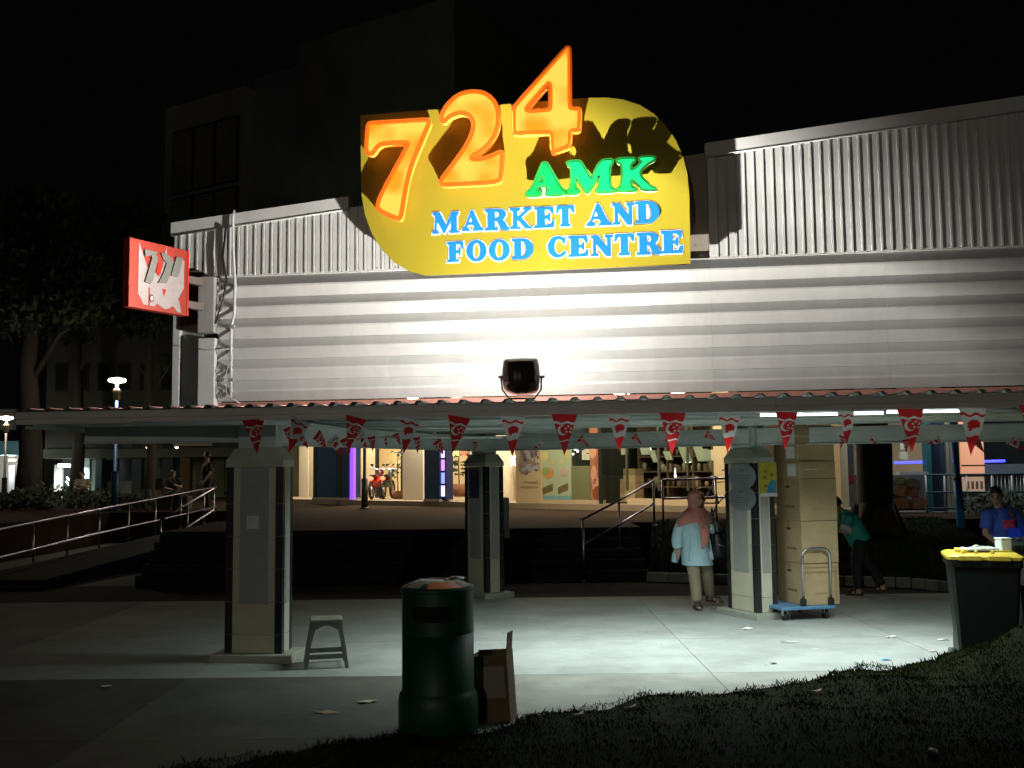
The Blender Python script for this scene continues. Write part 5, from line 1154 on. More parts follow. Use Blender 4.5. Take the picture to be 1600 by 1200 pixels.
for x, y, w_, h_, tl in ((970, 702, .22, .28, 0), (1000, 702, .3, .28, .1), (1017, 713, .15, .3, .15), (1038, 712, .2, .22, .1), (1063, 709, .25, .4, .18), (1086, 708, .25, .4, .15), (1098, 711, .14, .3, 0), (1106, 711, .26, .25, 0), (1113, 712, .2, .24, 0)):
    p = spx(x, y, .47); q = MB(); q.prism([(p.x+tl/2, p.z-h_/2), (p.x+w_+tl/2, p.z-h_/2), (p.x+w_-tl/2, p.z+h_/2), (p.x-tl/2, p.z+h_/2)], .01, axis='y', base=.475); part('paper_sheet', q, M('sheet_pale', (.5, .52, .40), .8), shop)
for x, y, s_ in ((1015, 698, .05), (1075, 715, .08), (1055, 738, .03)):
    p = spx(x, y, 1.0); q = MB(); q.lathe([(0, .12), (s_*.4, .1), (s_, -.12), (0, -.14)], 10, c=(p.x, 1.0, p.z)); part('spot_lamp', q, M('dim_on', (1, 1, .9), .4, emit=2), shop)
wl_('pier', 1116, 1142, M('pier_cream', (.55, .43, .25), .7, var=.05, scale=1), .35, th=.4); wl_('pier', 1304, 1314, M('pier_cream', (.55, .43, .25), .7, var=.05, scale=1), .35, th=.4)
# warm corridor lamps
for x, off, e in ((475, 1.0, 160), (540, 1.0, 55), (575, 1.2, 145), (610, 2.6, 145), (645, .2, 85), (712, 1.6, 145), (790, 1.0, 130)):
    p = spx(x, 690, off); q = MB(); q.lathe([(.16, 0), (.17, .05), (0, .06)], 16, c=(p.x, off, ZP+3.27)); part('ceiling_lamp', q, warm_on, shop)
    lamp('AREA', 'corridor_glow', e, (1, .84, .58), shop, (p.x, off, ZP+3.2), (0, 0, 0), shape='DISK', size=.5)
for x, off, e in ((826, -1.6, 80), (900, -1.8, 85), (1010, -1.8, 50), (1110, -1.4, 80)):
    p = spx(x, 690, off); q = MB(); q.tube([(p.x, .05, ZP+3.3), (p.x, off+.1, ZP+3.34), (p.x, off, ZP+3.28)], .03, 6); q.lathe([(.16, 0), (.17, .05), (0, .06)], 16, c=(p.x, off, ZP+3.22)); part('canopy_lamp', q, warm_on, shop)
    lamp('AREA', 'shopfront_glow', e, (1, .85, .6), shop, (p.x, off, ZP+3.15), (R(18), 0, 0), shape='DISK', size=.5)
p = spx(1040, 690, 1.2); lamp('AREA', 'room_glow', 22, (1, .86, .62), shop, (p.x, 1.2, ZP+3.1), (0, 0, 0), shape='DISK', size=.6)
# potted plants by the shops
def plant(px, py, D, label, h_, sp_, pot, n=26):
    p = gnd(px, py, ZP+.15) if D is None else at(px, py, D); t = thing('potted_plant', label, 'plant', p, random.random()*6)
    q = MB(); q.lathe([(.12*sp_, 0), (.17*sp_, .26*sp_), (.15*sp_, .26*sp_), (.0, .24*sp_)], 14); part('pot', q, pot, t)
    q = MB(); q.tube([(0, 0, .2), (.03, .02, h_*.5), (-.02, 0, h_)], [.02, .016, .008], 6); part('stem', q, M('stem_brown', (.08, .05, .02), .8), t)
    q = MB()
    for k in range(n):
        a = random.uniform(0, 6.28); z = random.uniform(.35*h_, h_); l_ = random.uniform(.16, .34)*sp_; c, s_ = math.cos(a), math.sin(a)
        b0_ = V((0, 0, z)); m_ = b0_+V((c*l_*.55, s_*l_*.55, .05)); e_ = b0_+V((c*l_, s_*l_, -.04)); w_ = V((-s_, c, 0))*.05*sp_
        q.add([b0_, m_+w_, e_, m_-w_], [(0, 1, 2, 3)])
    part('leaves', q, M('leaf_green', (.05, .10, .03), .6, var=.3), t)
tc_ = M('terracotta', (.25, .10, .05), .8)
g = SH.w(*spx(622, 775, 1.6)[:2], ZP+.15)
plant(622, 783, SH.w(spx(622, 775, 1.6).x, 1.6, 0).y, 'tall leafy plant by the lit doorway next to the motorcycle', 2.1, 1.3, tc_, 40)
plant(718, 776, SH.w(spx(718, 770, 1.4).x, 1.4, 0).y, 'potted plant under the red and yellow star lamps', 1.9, 1.5, tc_, 34)
# motorcycle and scooter
def motorbike(px, off, label, col, light, s=1.):
    p = spx(px, 775, off); o = SH.w(p.x, off, ZP+.15); t = thing('motorcycle', label, 'motorcycle', o, SH.th+R(215)); mt = M('bike_'+label[:4], col, .35)
    for y in (-.62, .62):
        q = MB(); q.tube([(.28*s*math.cos(6.283*k/20)*0+0, y+.27*math.cos(6.283*k/20), .31+.27*math.sin(6.283*k/20)) for k in range(21)], .045, 8, cap=False); w_ = part('wheel', q, black_metal, t)
        q = MB(); q.tube([(-.04, y, .31), (.04, y, .31)], .10, 12); part('hub', q, steel, w_)
        q = MB(); [q.tube([(0, y, .31), (0, y+.24*math.cos(k*1.257), .31+.24*math.sin(k*1.257))], .012, 5) for k in range(5)]; part('spokes', q, steel, w_)
    q = MB(); q.loft([(0, .1, .38, .10, .35), (0, .1, .5, .13, .42), (0, .05, .62, .12, .36), (0, -.05, .74, .10, .22)], 16); part('body', q, mt, t)
    q = MB(); q.loft([(0, .28, .72, .11, .38), (0, .28, .79, .12, .38), (0, .26, .82, .09, .33)], 16); part('seat', q, black_metal, t)
    q = MB(); q.tube([(0, -.62, .31), (0, -.45, .8), (0, -.42, .98)], .035, 8); q.tube([(-.32, -.38, 1.02), (-.12, -.44, .98), (.12, -.44, .98), (.32, -.38, 1.02)], .018, 8); part('fork', q, steel, t)
    q = MB(); q.loft([(0, -.52, .72, .09, .08), (0, -.54, .85, .12, .11), (0, -.5, 1.0, .10, .08)], 14); part('front_cowl', q, mt, t)
    q = MB(); q.ell((0, .72, .68), (.09, .05, .06), n=10); part('tail_light', q, M('tail_red', (1, .05, .02), .4, emit=light, ecol=(1, .06, .03)), t)
    for sx in (-1, 1):
        q = MB(); q.tube([(sx*.2, -.42, 1.0), (sx*.25, -.44, 1.10)], .014, 5); q.ell((sx*.26, -.44, 1.13), (.06, .02, .04), n=8); part('mirror', q, black_metal, t)
motorbike(588, 1.1, 'red motorcycle with glowing red light by the lit doorway', (.35, .03, .02), 9)
motorbike(606, 1.8, 'dark green covered scooter with small red light beside the motorcycle', (.06, .09, .06), 9)
# ------------------------------------------------------------------ lamp posts
def lamppost(px, ytop, ybase, D, label, z0, lit, col, energy=0, r=.05, sleeve=None, head_=True, group='lamp posts'):
    p = at(px, ytop, D); t = thing('lamp_post', label, 'street lamp', (p.x, D, z0), 0, group); H = p.z-z0
    mt = M('post_'+col[0], col[1], .5)
    q = MB(); q.tube([(0, 0, 0), (0, 0, H*.3), (0, 0, H*.3+.02), (0, 0, H)], [r*1.9, r*1.9, r, r], 12); part('pole', q, mt, t)
    q = MB(); q.lathe([(r*3, 0), (r*3, .03), (r*2, .05)], 12); part('base_plate', q, mt, t)
    if head_:
        q = MB(); q.lathe([(.05, -.55), (.10, -.5), (.10, -.32), (.13, -.25), (.05, -.18), (.05, -.02)], 14, c=(0, 0, H)); part('neck', q, M('neck_pale', (.6, .5, .3), .5), t)
        q = MB(); q.lathe([(.05, -.03), (.22, .0), (.26, .05), (.22, .10), (.0, .12)], 20, c=(0, 0, H)); part('lamp_head', q, warm_on if lit else grey_metal, t)
        q = MB(); q.lathe([(.1, .10), (.09, .14), (.04, .17), (0, .18)], 20, c=(0, 0, H)); part('hat', q, grey_metal, t)
        if lit: lamp('POINT', 'street_glow', energy, (1, .86, .66), t, (0, 0, H-.12), shadow_soft_size=.12)
lamppost(183, 597, 800, 30, 'lit street lamp rising above the canopy end on a blue post', ZP, True, ('blue', (.012, .06, .16)), 420)
lamppost(10, 655, 765, 40, 'lit street lamp at the picture edge before the pale awnings', .8, True, ('dark', (.03, .03, .025)), 260)
def fill_lamp():  # lamp out of view, added to light fascia and pillars from the front
    t = thing('lamp_post', 'added unseen fill lamp on a post behind the viewer, lighting the fascia from the front', 'street lamp', (-7, -19, .2), 0, 'lamp posts'); H = 5.6; mt = M('post_dark', (.03, .03, .025), .5)
    q = MB(); q.tube([(0, 0, 0), (0, 0, 1.6), (0, 0, 1.62), (0, 0, H)], [.095, .095, .05, .05], 12); part('pole', q, mt, t)
    q = MB(); q.lathe([(.05, -.03), (.22, .0), (.26, .05), (.22, .10), (.0, .12)], 20, c=(0, 0, H)); part('lamp_head', q, warm_on, t)
    lamp('POINT', 'street_glow', 2700, (1, .92, .80), t, (0, 0, H-.12), shadow_soft_size=.2)
fill_lamp()
lamppost(570, 640, 795, gnd(570, 795, ZP).y, 'thin dark lamp post on the plaza before the lit doorway', ZP, False, ('dark', (.03, .03, .025)), head_=True)
p = at(1503, 832, 19.0)
t = thing('lamp_post', 'bright blue post standing in the grass bank near the man in blue', 'street lamp', (p.x, p.y, p.z-.05), 0, 'lamp posts'); q = MB()
ln = V((-.12, 0, 2.9)); q.tube([(0, 0, 0), ln*.36, ln*.365, ln], [.075, .075, .048, .045], 14); part('pole', q, M('post_bright', (.05, .24, .68), .4, var=.1), t)
q = MB(); q.lathe([(.13, 0), (.13, .06), (.08, .09)], 14); part('base_plate', q, grey_metal, t)
q = MB(); q.tube([ln*.355-V((0, 0, .01)), ln*.375], .079, 14); part('collar', q, M('collar_grey', (.3, .33, .36), .5), t)
# ------------------------------------------------------------------ food centre edge on the far side of the grass bank
FC = Frame(5.5, 23.5, -R(6)); fcpx = lambda x, y, off=0.: FC.px(x, y, off)
fc = thing('food_hall', 'dim food hall frontage with teal posts, menu pictures and blue light line', 'building', FC.o, FC.th)
def fpan(nm, x0, x1, y0, y1, off, mat, th=.06, lab=None):
    a, b = fcpx(x0, y1, off), fcpx(x1, y1, off); q = MB(); q.box(a.x, off, a.z, b.x, off+th, fcpx((x0+x1)/2, y0, off).z); return part(nm, q, mat, fc, lab)
fl0, fl1 = fcpx(1150, 800).x, 9.5
q = MB(); q.box(fl0, 0, ZP-.1, fl1, 9, ZP+.02); part('floor', q, M('hall_floor', (.16, .16, .14), .6), fc)
q = MB(); q.box(fl0, 0, ZP+3.2, fl1, 9, ZP+3.5); part('roof_slab', q, M('slab_grey', (.35, .34, .30), .8), fc)
q = MB(); q.box(fl0, 6.5, ZP, fl1, 6.7, ZP+3.2); part('rear_wall', q, M('hall_wall', (.10, .115, .12), .8, var=.3, scale=.8), fc)
fpan('pier', 1306, 1314, 640, 742, .2, M('pier_cream', (.55, .43, .25), .7, var=.05, scale=1), .3); fpan('wall', 1314, 1342, 640, 745, 1.5, M('dark_wall', (.02, .022, .028), .8)); fpan('pier', 1338, 1343, 640, 745, .6, M('pier_grey', (.25, .23, .2), .7), .2)
sg = fpan('stall_sign', 1311, 1340, 742, 795, -.3, M('stall_grey', (.14, .13, .16), .6, var=.5, scale=2.5), .05, 'grey stall board with red heading')
def onp(x0, x1, y0, y1, off, mat, parent, nm):
    a, b = fcpx(x0, y1, off), fcpx(x1, y1, off); q = MB(); q.box(a.x, off-.006, a.z, b.x, off-.001, fcpx(x0, y0, off).z); o = part(nm, q, mat, fc); o.parent = parent
onp(1312, 1333, 744, 754, -.3, M('head_red', (.32, .02, .04), .5), sg, 'heading')
fb = fpan('menu_picture', 1392, 1446, 742, 798, -.3, M('menu_lilac', (.22, .21, .26), .6, var=.3, scale=2), .05, 'lilac board with pictures of dishes')
for cx_, cy_, r_, sx_, c in ((1407, 752, .10, 1.3, (.16, .15, .07)), (1425, 755, .12, 1.5, (.12, .11, .06)), (1410, 766, .14, 1.5, (.32, .13, .05)), (1424, 769, .12, 1.3, (.24, .08, .04)), (1411, 786, .13, 1.7, (.25, .09, .04)), (1434, 786, .13, 1.6, (.3, .14, .07)), (1420, 779, .05, 1.2, (.5, .5, .5))):
    p = fcpx(cx_, cy_, -.3); q = MB(); q.prism([(p.x+r_*sx_*math.cos(6.283*k/16), p.z+r_*math.sin(6.283*k/16)) for k in range(16)], -.012, axis='y', base=-.3); o = part('dish_picture', q, M(f'dish_{cx_}', c, .6, var=.4, scale=12), fc); o.parent = fb
fpan('column', 1451, 1459, 640, 800, .05, M('teal_paint', (.02, .11, .13), .5), .3); fpan('column', 1459.5, 1487, 640, 800, .3, M('navy_wall', (.012, .025, .05), .6), .4); fpan('column', 1483, 1487, 640, 800, .1, M('pier_grey', (.25, .23, .2), .7), .1); fpan('column', 1488, 1492, 640, 800, .6, M('pier_buff', (.25, .22, .13), .7), .1)
lbm = M('blue_on', (.1, .1, 1), .4, emit=3.0, ecol=(.06, .07, 1))
for x0, x1, y in ((1397, 1451, 723), (1487, 1494, 720), (1538, 1570, 721)):
    a, b = fcpx(x0, y, .9), fcpx(x1, y, .9); q = MB(); q.tube([(a.x, .9, a.z), (b.x, .9, a.z+.01)], .03, 8); part('light_line', q, lbm, fc, 'blue light line')
a = fcpx(1520, 700, .5); lp = fpan('light_panel', 1502, 1539, 640, 742, .5, M('panel_on', (.6, .3, .18), .5, emit=.55, ecol=(.95, .42, .24), var=.3, scale=1.2), .06, 'orange lit panel')
onp(1502, 1539, 726.5, 728.5, .5, black_metal, lp, 'panel_bar'); mn = fpan('menu_board', 1504, 1539, 745, 769, .5, M('menu_on', (.5, .35, .25), .5, emit=.28, ecol=(.85, .5, .32)), .05, 'lit menu board')
for k in range(4): onp(1511+k*7, 1515+k*7, 752, 764, .5, M('menu_dark', (.18, .15, .10), .6), mn, 'menu_entry')
for x0, x1, y0, y1 in ((1407, 1419, 691, 702), (1406, 1419, 706, 718)): fpan('notice_sheet', x0, x1, y0, y1, .4, M('sheet_pale', (.5, .52, .40), .8), .01)
fpan('awning_edge', 1406, 1451, 737, 742, -.2, M('alu_edge', (.45, .47, .47), .4), .3)
fpan('counter', 1539, 1620, 725, 742, 1.2, M('counter_grey', (.20, .23, .23), .5, var=.4, scale=2), .6); fpan('wall', 1539, 1640, 742, 800, 1.4, M('hall_green', (.10, .16, .14), .7, var=.4, scale=1.5), .1)
tp = [fcpx(x, 742 if x < 1500 else 741, -.25) for x in (1446, 1640)]; t = thing('fence_railing', 'pale barred railing in front of the food hall', 'railing', FC.o, FC.th, 'steel railings')
for zz in (tp[0].z, fcpx(1500, 769, -.25).z, fcpx(1500, 794, -.25).z):
    q = MB(); q.tube([(tp[0].x, -.25, zz), (tp[1].x, -.25, zz)], .022, 8); part('rail', q, M('rail_teal', (.03, .08, .08), .5), t)
for x in (1446, 1475, 1510, 1549, 1580, 1600):
    a, b = fcpx(x, 742, -.25), fcpx(x, 797, -.25); q = MB(); q.tube([(a.x, -.25, ZP), (a.x, -.25, a.z)], .02, 8); part('post', q, M('rail_pale', (.5, .5, .48), .4), t)
for x in range(1552, 1612, 6):
    a = fcpx(x, 742, -.25); q = MB(); q.tube([(a.x, -.25, ZP+.1), (a.x, -.25, a.z)], .008, 5); part('bar', q, M('rail_pale', (.5, .5, .48), .4), t)
for x, e in ((1330, 10), (1420, 22), (1480, 12), (1560, 26)):
    p = fcpx(x, 700, .0); q = MB(); q.box(p.x-.3, -.35, ZP+3.12, p.x+.3, -.27, ZP+3.18); part('tube_lamp', q, M('far_tube_on', (1, 1, 1), .4, emit=4), fc); lamp('AREA', 'hall_glow', e, (.85, .95, 1), fc, (p.x, -.6, ZP+3.1), (R(20), 0, 0), shape='RECTANGLE', size=.6, size_y=.1)
# ------------------------------------------------------------------ trees and shrubs
def leafmass(q, c, r, n, s, seed=0):
    rnd = random.Random(seed)
    for _ in range(n):
        d = V((rnd.gauss(0, 1), rnd.gauss(0, 1), rnd.gauss(0, .8))).normalized()*(rnd.random()**.4); p = V(c)+V((d.x*r[0], d.y*r[1], d.z*r[2]))
        a = V((rnd.gauss(0, 1), rnd.gauss(0, 1), rnd.gauss(0, 1))).normalized(); b = a.orthogonal().normalized(); k = s*rnd.uniform(.6, 1.3)
        q.add([p-a*k, p+b*k*.45, p+a*k, p-b*k*.45], [(0, 1, 2, 3)])
leafm = M('tree_leaf', (.030, .048, .018), .7, var=.4, scale=1.5); bark = M('bark', (.045, .038, .030), .9, var=.4, scale=5, bump=.6, stretch=(1, 1, .3))
def tree(base, label, pts, rad, limbs, masses, n=500, s=.12, group='trees around the market'):
    t = thing('tree', label, 'tree', base, 0, group)
    q = MB(); q.tube(pts, rad, 14)
    for a in range(5): q.tube([(math.cos(a*1.3)*rad[0]*1.6, math.sin(a*1.3)*rad[0]*1.6, -.05), (math.cos(a*1.3)*rad[0]*.7, math.sin(a*1.3)*rad[0]*.7, .5)], [rad[0]*.25, rad[0]*.5], 8)
    for l in limbs: q.tube(l, [rad[-1]*.7, rad[-1]*.4, rad[-1]*.15], 8)
    part('trunk', q, bark, t); q = MB()
    for i, (c, r) in enumerate(masses): leafmass(q, c, r, n, s, i+int(abs(base[0])*10))
    o = part('crown', q, leafm, t); return t
b = at(1368, 829, 19.0); b.z -= .06
tree(b, 'thick dark tree trunk rising from the grass bank behind the cartons', [(0, 0, 0), (.02, 0, .6), (.05, .05, 1.6), (-.05, .1, 2.6)], [.335, .315, .32, .28], [[(0, 0, 2.2), (-.8, .4, 3.0), (-1.4, .6, 3.5)], [(0, 0, 2.3), (.8, .5, 3.1), (1.3, .5, 3.6)]], [((-.8, .4, 3.5), (1.3, 1.2, .6)), ((.9, .5, 3.6), (1.3, 1.2, .6))], 700)
for px, py, D, lab, h_, tr, ms in ((42, 768, 33, 'dark tree with broad trunk nearest the picture edge', 9, .42, 2.6), (118, 764, 44, 'tall dark tree behind the seated person', 12, .3, 3.4), (232, 770, 36, 'tree whose leaves catch the lamp glow beside the market wall', 8.5, .2, 1.8), (152, 765, 58, 'far tree lost in the dark above the void deck', 16, .35, 4.5)):
    b = at(px, py, D)
    tree((b.x, D, ZP), lab, [(0, 0, 0), (.1, 0, h_*.2), (-.1, 0, h_*.5), (0, 0, h_*.8)], [tr, tr*.85, tr*.7, tr*.4], [[(0, 0, h_*.5), (-1, .2, h_*.65), (-ms*.7, .3, h_*.75)], [(0, 0, h_*.45), (1, -.2, h_*.62), (ms*.7, .3, h_*.7)]],
         [((random.uniform(-1, 1)*ms*.8, random.uniform(-1, 1)*ms*.5, h_*random.uniform(.55, 1.05)), (ms*.45, ms*.45, ms*.3)) for _ in range(9)], 420, .16)
def shrub(px, py, D, w_, h_, label):
    b = at(px, py, D); t = thing('shrub', label, 'shrub', (b.x, D, ZP), 0, 'shrubs along the plaza edge'); q = MB(); leafmass(q, (0, 0, h_*.5), (w_, .4, h_*.55), 420, .08, px); part('leaves', q, leafm, t)
    q = MB(); [q.tube([(0, 0, 0), (random.uniform(-.6, .6)*w_, 0, h_*.6)], .015, 5) for _ in range(5)]; part('stem', q, bark, t)
for px, w_, h_, lab in ((20, 1.3, .55, 'low dark shrub below the street lamp at the picture edge'), (68, 1.0, .8, 'bushy dark shrub under the broad trunk'), (160, 1.1, .6, 'low shrub between the seated person and the blue post'), (215, 1.0, .45, 'low shrub before the pale blue panel'), (1560, .9, .5, 'dark shrub behind the man in blue')):
    shrub(px, 778, 31 if px < 900 else 21.5, w_, h_, lab)
# ------------------------------------------------------------------ void deck block far off
VD = Frame(at(100, 780, 46).x, 46, R(3)); vpx = lambda x, y, off=0.: VD.px(x, y, off)
vd = thing('apartment_block', 'dim apartment block with open ground floor and dark columns beyond the ramp', 'building', VD.o, VD.th)
def vpan(nm, x0, x1, y0, y1, off, mat, th=.2, lab=None):
    a, b = vpx(x0, y1, off), vpx(x1, y1, off); q = MB(); q.box(a.x, off, a.z, b.x, off+th, vpx((x0+x1)/2, y0, off).z); return part(nm, q, mat, vd, lab)
v0, v1 = vpx(-60, 780).x, vpx(420, 780).x
q = MB(); q.box(v0, -.5, ZP-.2, v1, 12, ZP+.05); part('floor', q, M('deck_floor', (.12, .12, .10), .7), vd)
vslab = M('slab_green', (.10, .12, .085), .8, var=.2, scale=.5)
q = MB(); q.box(vpx(70, 700).x, -.3, vpx(150, 716).z, v1, 12, vpx(150, 702).z); part('ceiling_slab', q, vslab, vd)
q = MB(); q.box(vpx(70, 700).x, .0, vpx(150, 702).z, v1, 12, 9.0); part('upper_wall', q, M('block_wall', (.055, .06, .05), .85, var=.2, scale=.4), vd)
for k in range(6):
    a = vpx(85+k*33, 650); q = MB(); q.box(a.x, -.06, 5.6, a.x+.55, .0, 6.9); w_ = part('window', q, black_metal, vd); q = MB(); q.box(a.x+.05, -.075, 5.68, a.x+.5, -.062, 6.82); part('pane', q, M('pane_dark', (.02, .025, .025), .15), w_)
q = MB(); q.box(v0, 9, ZP, v1, 9.2, vpx(150, 712).z); part('rear_wall', q, M('deck_wall', (.20, .21, .15), .8, var=.2, scale=.5), vd)
for x0, x1, m_ in ((205, 220, colgreen), (253, 269, colgreen), (281, 296, M('column_brown', (.11, .065, .022), .7, var=.3)), (148, 158, colgreen)): vpan('column', x0, x1, 690, 778, .0, m_, .5)
vpan('wall', 297, 332, 700, 776, 2.0, M('wall_olive', (.20, .195, .12), .8, var=.15, scale=1)); vpan('wall', 332, 350, 690, 790, .5, M('wall_dimgreen', (.10, .11, .06), .8)); vpan('beam', 270, 331, 685, 697, -.2, M('beam_buff', (.42, .37, .26), .8), .3)
vpan('wall', 219, 231, 713, 773, .6, M('panel_blue', (.20, .31, .33), .7, var=.1)); gw = vpan('glazed_wall', 231, 280, 713, 760, 3.0, M('glazing', (.15, .16, .12), .3, var=.5, scale=3), .1); vpan('counter', 231, 252, 767, 776, .7, M('counter_orange', (.38, .17, .04), .6), .4); vpan('dark_bench', 231, 256, 748, 766, 1.2, black_metal, .3)
vpan('low_wall', 168, 206, 752, 772, .3, M('wall_dimgreen2', (.15, .16, .12), .8)); vpan('shutter', 186, 206, 716, 752, 1.5, black_metal)
vpan('wall', 84, 96, 726, 768, 1.5, M('stair_wall', (.42, .42, .35), .7)); vpan('wall', 96, 150, 716, 768, 4.0, M('stair_back', (.22, .27, .24), .7, var=.2, scale=1)); vpan('pillar', 131, 139, 716, 768, .8, M('stair_pillar', (.20, .25, .22), .7), .3); vpan('post', 149, 153, 726, 768, .2, M('stair_wall', (.42, .42, .35), .7), .15)
a = vpx(91, 727, .5); b = vpx(124, 728, .5); q = MB(); q.tube([(a.x, .5, a.z), (b.x, .5, b.z)], .07, 8); part('tube_lamp', q, cool_on, vd); lamp('AREA', 'deck_glow', 120, (.85, .97, 1), vd, ((a.x+b.x)/2, .6, a.z-.15), (R(15), 0, 0), shape='RECTANGLE', size=1.2, size_y=.15)
for (xa, ya), (xb, yb) in (((104, 745), (115, 759)), ((103, 752), (113, 766))):
    a, b = vpx(xa, ya, 1.0), vpx(xb, yb, 1.0); q = MB(); q.tube([(a.x, 1, a.z), (b.x, 1, b.z)], .04, 6); part('stair_rail', q, M('stair_wall', (.42, .42, .35), .7), vd)
for x, y in ((130, 714), (233, 700), (278, 700)):
    a = vpx(x, y, .2); q = MB(); q.lathe([(.2, 0), (.22, .08), (0, .09)], 14, c=(a.x, .2, a.z-.05)); part('ceiling_lamp', q, warm_on if x > 200 else cool_on, vd); lamp('POINT', 'deck_lamp', 22, (1, .9, .7) if x > 200 else (.85, .95, 1), vd, (a.x, -.2, a.z-.35), shadow_soft_size=.1)
# stalls under pale blue awnings at the picture edge
SA = Frame(at(0, 780, 44).x, 44, 0); sa = thing('stall_row', 'stalls under pale blue awnings at the picture edge', 'building', SA.o, 0)
def apan(nm, x0, x1, y0, y1, off, mat, th=.1): 
    a, b = SA.px(x0, y1, off), SA.px(x1, y1, off); q = MB(); q.box(a.x, off, a.z, b.x, off+th, SA.px(x0, y0, off).z); part(nm, q, mat, sa)
apan('awning', -60, 28, 690, 712, -.2, M('awning_blue', (.16, .40, .55), .6), .6); apan('fascia_board', -60, 20, 640, 672, -.1, M('awning_grey', (.12, .14, .14), .6), .3); apan('rear_wall', -60, 34, 712, 772, 1.6, M('stall_wall', (.30, .27, .22), .7)); apan('pale_board', 13, 22, 728, 768, .5, paper); apan('red_banner', 26, 31, 722, 758, .6, M('banner_red', (.5, .03, .03), .6))
for x, y in ((1, 642), (18, 712), (19, 720)):
    a = SA.px(x, y, .4); q = MB(); q.lathe([(.14, 0), (.15, .06), (0, .07)], 12, c=(a.x, .4, a.z)); part('stall_lamp', q, cool_on if x < 19 else warm_on, sa)
a = SA.px(12, 716, .4); lamp('POINT', 'stall_glow', 110, (.9, .97, 1), sa, (a.x, .1, a.z-.1), shadow_soft_size=.1)
# small lights on far blocks
for k, (x, y, s_) in enumerate(((84, 534, .07), (200, 549, .09))):
    p = at(x, y, 80); q = MB(); q.lathe([(s_, -s_), (s_*1.2, 0), (0, s_)], 12); o = solo('far_light', q, cool_on if k else warm_on, 'tiny lit lamp high in the dark, ' + ('above the tall street lamp' if k else 'far from any post'), 'lamp', p)
# ------------------------------------------------------------------ dark tower behind
TW = Frame(at(270, 500, 52).x, 58, R(-32)); twpx = lambda x, y, off=0.: TW.px(x, y, off)
tw = thing('tower_block', 'dark tower block with louvred windows rising behind the market wall', 'building', TW.o, TW.th)
tw_m = M('tower_paint', (.45, .45, .33), .8, var=.2, scale=.3); tw_b = M('tower_blue', (.32, .40, .40), .8, var=.2, scale=.3)
def tpan(nm, pts, off, mat, th, lab=None):
    P_ = [twpx(x, y, off) for x, y in pts]; q = MB(); q.prism([(p.x, p.z) for p in P_], th, axis='y', base=off); return part(nm, q, mat, tw, lab)
def tz(px, off=0.): return twpx(px, 0, off).x
xa, xb, xc, xd = tz(262), tz(383), tz(460), tz(560)
za, zb_, zc2 = twpx(320, 152).z, twpx(460, 92).z, twpx(520, 48).z
q = MB(); q.box(xa, 0, 0, xb, 12, za); part('wing', q, tw_m, tw); q = MB(); q.box(xb+.02, .8, 0, xc, 12, zb_); part('wing', q, tw_b, tw); q = MB(); q.box(xc+.02, .2, 0, xd+6, 12, zc2); part('wing', q, M('tower_green', (.26, .31, .24), .8, var=.2, scale=.3), tw)
wide = (xb-xa)
for r_, (yt, yb) in enumerate(((195, 290), (302, 400), (412, 500))):
    for c_ in range(3):
        x0 = xa+wide*(.14+c_*.28); x1 = x0+wide*.24; z1_, z0_ = twpx(330, yt).z, twpx(330, yb).z
        q = MB(); q.box(x0-.1, -.12, z0_-.1, x1+.1, -.02, z1_+.1); f_ = part('window', q, M('tower_frame', (.05, .05, .04), .7), tw)
        q = MB(); nsl = 22
        for k in range(nsl):
            z = z0_+(z1_-z0_)*k/nsl; q.add([(x0, -.20, z), (x1, -.20, z), (x1, -.13, z+(z1_-z0_)/nsl*.75), (x0, -.13, z+(z1_-z0_)/nsl*.75), (x0, -.17, z-.02), (x1, -.17, z-.02)], [(0, 1, 2, 3), (0, 4, 5, 1)])
        o = part('louvre_slats', q, M('slat_buff', (.5, .48, .3), .7), tw); o.parent = f_; o['kind'] = 'stuff'
p = twpx(492, 128, .1); q = MB(); q.prism([(p.x+.9*math.cos(6.283*k/24), p.z+1.3*math.sin(6.283*k/24)) for k in range(24)], .1, axis='y', base=.08); part('round_emblem', q, M('emblem_grey', (.35, .33, .30), .7), tw)
lamp('SPOT', 'street_spill', 0, (1, .95, .7), tw, (0, -20, 4), (R(75), 0, 0)) if False else None
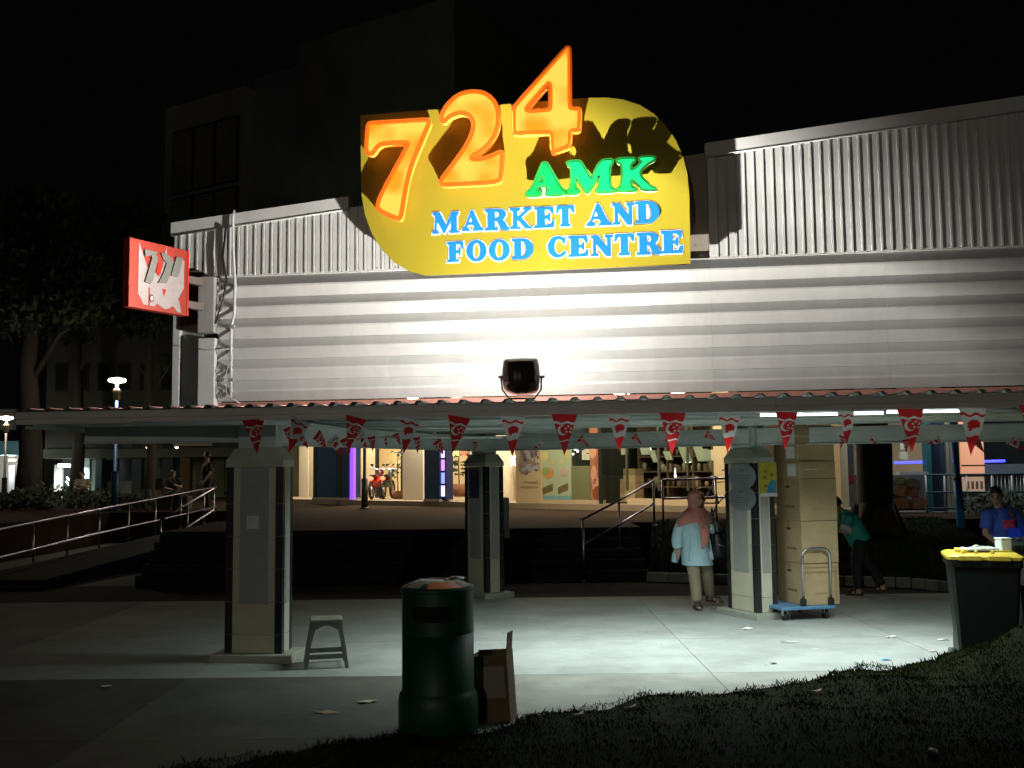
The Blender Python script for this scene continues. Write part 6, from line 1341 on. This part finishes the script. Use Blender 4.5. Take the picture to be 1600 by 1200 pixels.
# ------------------------------------------------------------------ far people
def farperson(px, py, D, label, shirt, sit=False, rz=0., s=1., z=None, bz=0):
    b = at(px, py, D); z0 = b.z if z is None else z; g = (b.x, D, z0)
    if sit: J = dict(head=(.0, -.10, 1.05), tilt=R(20), chest=(0, -.03, .82), neck=(0, -.05, .95), pelvis=(0, .05, .50), shL=(.18, -.02, .86), elL=(.22, -.16, .66), wrL=(.05, -.32, .72), shR=(-.18, -.02, .86), elR=(-.22, -.12, .64), wrR=(-.08, -.30, .60), hpL=(.09, 0, .50), knL=(.12, -.42, .48), anL=(.12, -.42, .068), hpR=(-.09, 0, .50), knR=(-.12, -.42, .48), anR=(-.12, -.40, .068))
    else: J = dict(head=(0, -.02, 1.56), chest=(0, 0, 1.28), neck=(0, 0, 1.42), pelvis=(0, 0, .92), shL=(.19, 0, 1.33), elL=(.24, .02, 1.06), wrL=(.2, -.12, .86), shR=(-.19, 0, 1.33), elR=(-.24, .02, 1.06), wrR=(-.2, -.1, .84), hpL=(.09, 0, .90), knL=(.1, -.03, .48), anL=(.1, .02, .068), hpR=(-.09, 0, .9), knR=(-.1, 0, .48), anR=(-.1, .05, .068))
    return man(label, g, rz, J, dict(skin=skin, shirt=M(shirt[0], shirt[1], .8), legs=M('leg_black', (.014, .018, .018), .8)))
farperson(128, 796, 33, 'person in pale top sitting on a low kerb beyond the ramp railing', ('top_pale', (.16, .165, .12)), True, R(15), z=ZP-.0)
o = farperson(268, 796, 30, 'person in dark top with bare arm raised, sitting past the ramp railing', ('top_dark', (.02, .022, .018)), True, R(30), z=ZP)
farperson(323, 806, 29, 'person in dark clothes standing where the two ramp railings meet', ('top_dark', (.02, .022, .018)), False, R(-60), z=ZP-.02)
for px, D, zz, lab in ((128, 33.0, ZP, 'low concrete block under the person in the pale top'), (268, 30.0, ZP, 'low concrete block under the person with raised arm')):
    b = at(px, 796, D); q = MB(); q.box(-.5, -.12, 0, .5, .35, .40, b=.02); solo('seat_block', q, M('block_dark', (.06, .06, .05), .9), lab, 'bench', (b.x, D, zz), group='low blocks used as seats')
# bicycle parked behind the level railing
b = gnd(1132, 812, ZP); p = at(1132, 800, 21.5)
t = thing('bicycle', 'dark bicycle with curved handlebar behind the level railing', 'bicycle', (p.x, 21.5, ZP), R(20))
for x in (-.5, .5):
    q = MB(); q.tube([(x+.31*math.cos(6.283*k/22), 0, .33+.31*math.sin(6.283*k/22)) for k in range(23)], .02, 6, cap=False); part('wheel', q, black_metal, t)
q = MB(); q.tube([(-.5, 0, .33), (-.15, 0, .32), (.35, 0, .78), (-.22, 0, .75), (-.15, 0, .32)], .02, 6); q.tube([(-.5, 0, .33), (-.22, 0, .75)], .014, 6); q.tube([(.5, 0, .33), (.33, 0, .95)], .02, 6); part('frame', q, M('bike_dark', (.06, .03, .02), .4), t)
q = MB(); q.ell((-.24, 0, .86), (.12, .07, .03), n=8); part('saddle', q, black_metal, t)
q = MB(); q.tube([(.1, -.22, 1.0), (.3, -.15, 1.05), (.34, 0, 1.0), (.3, .15, 1.05), (.1, .22, 1.0)], .014, 6); part('handlebar', q, black_metal, t)
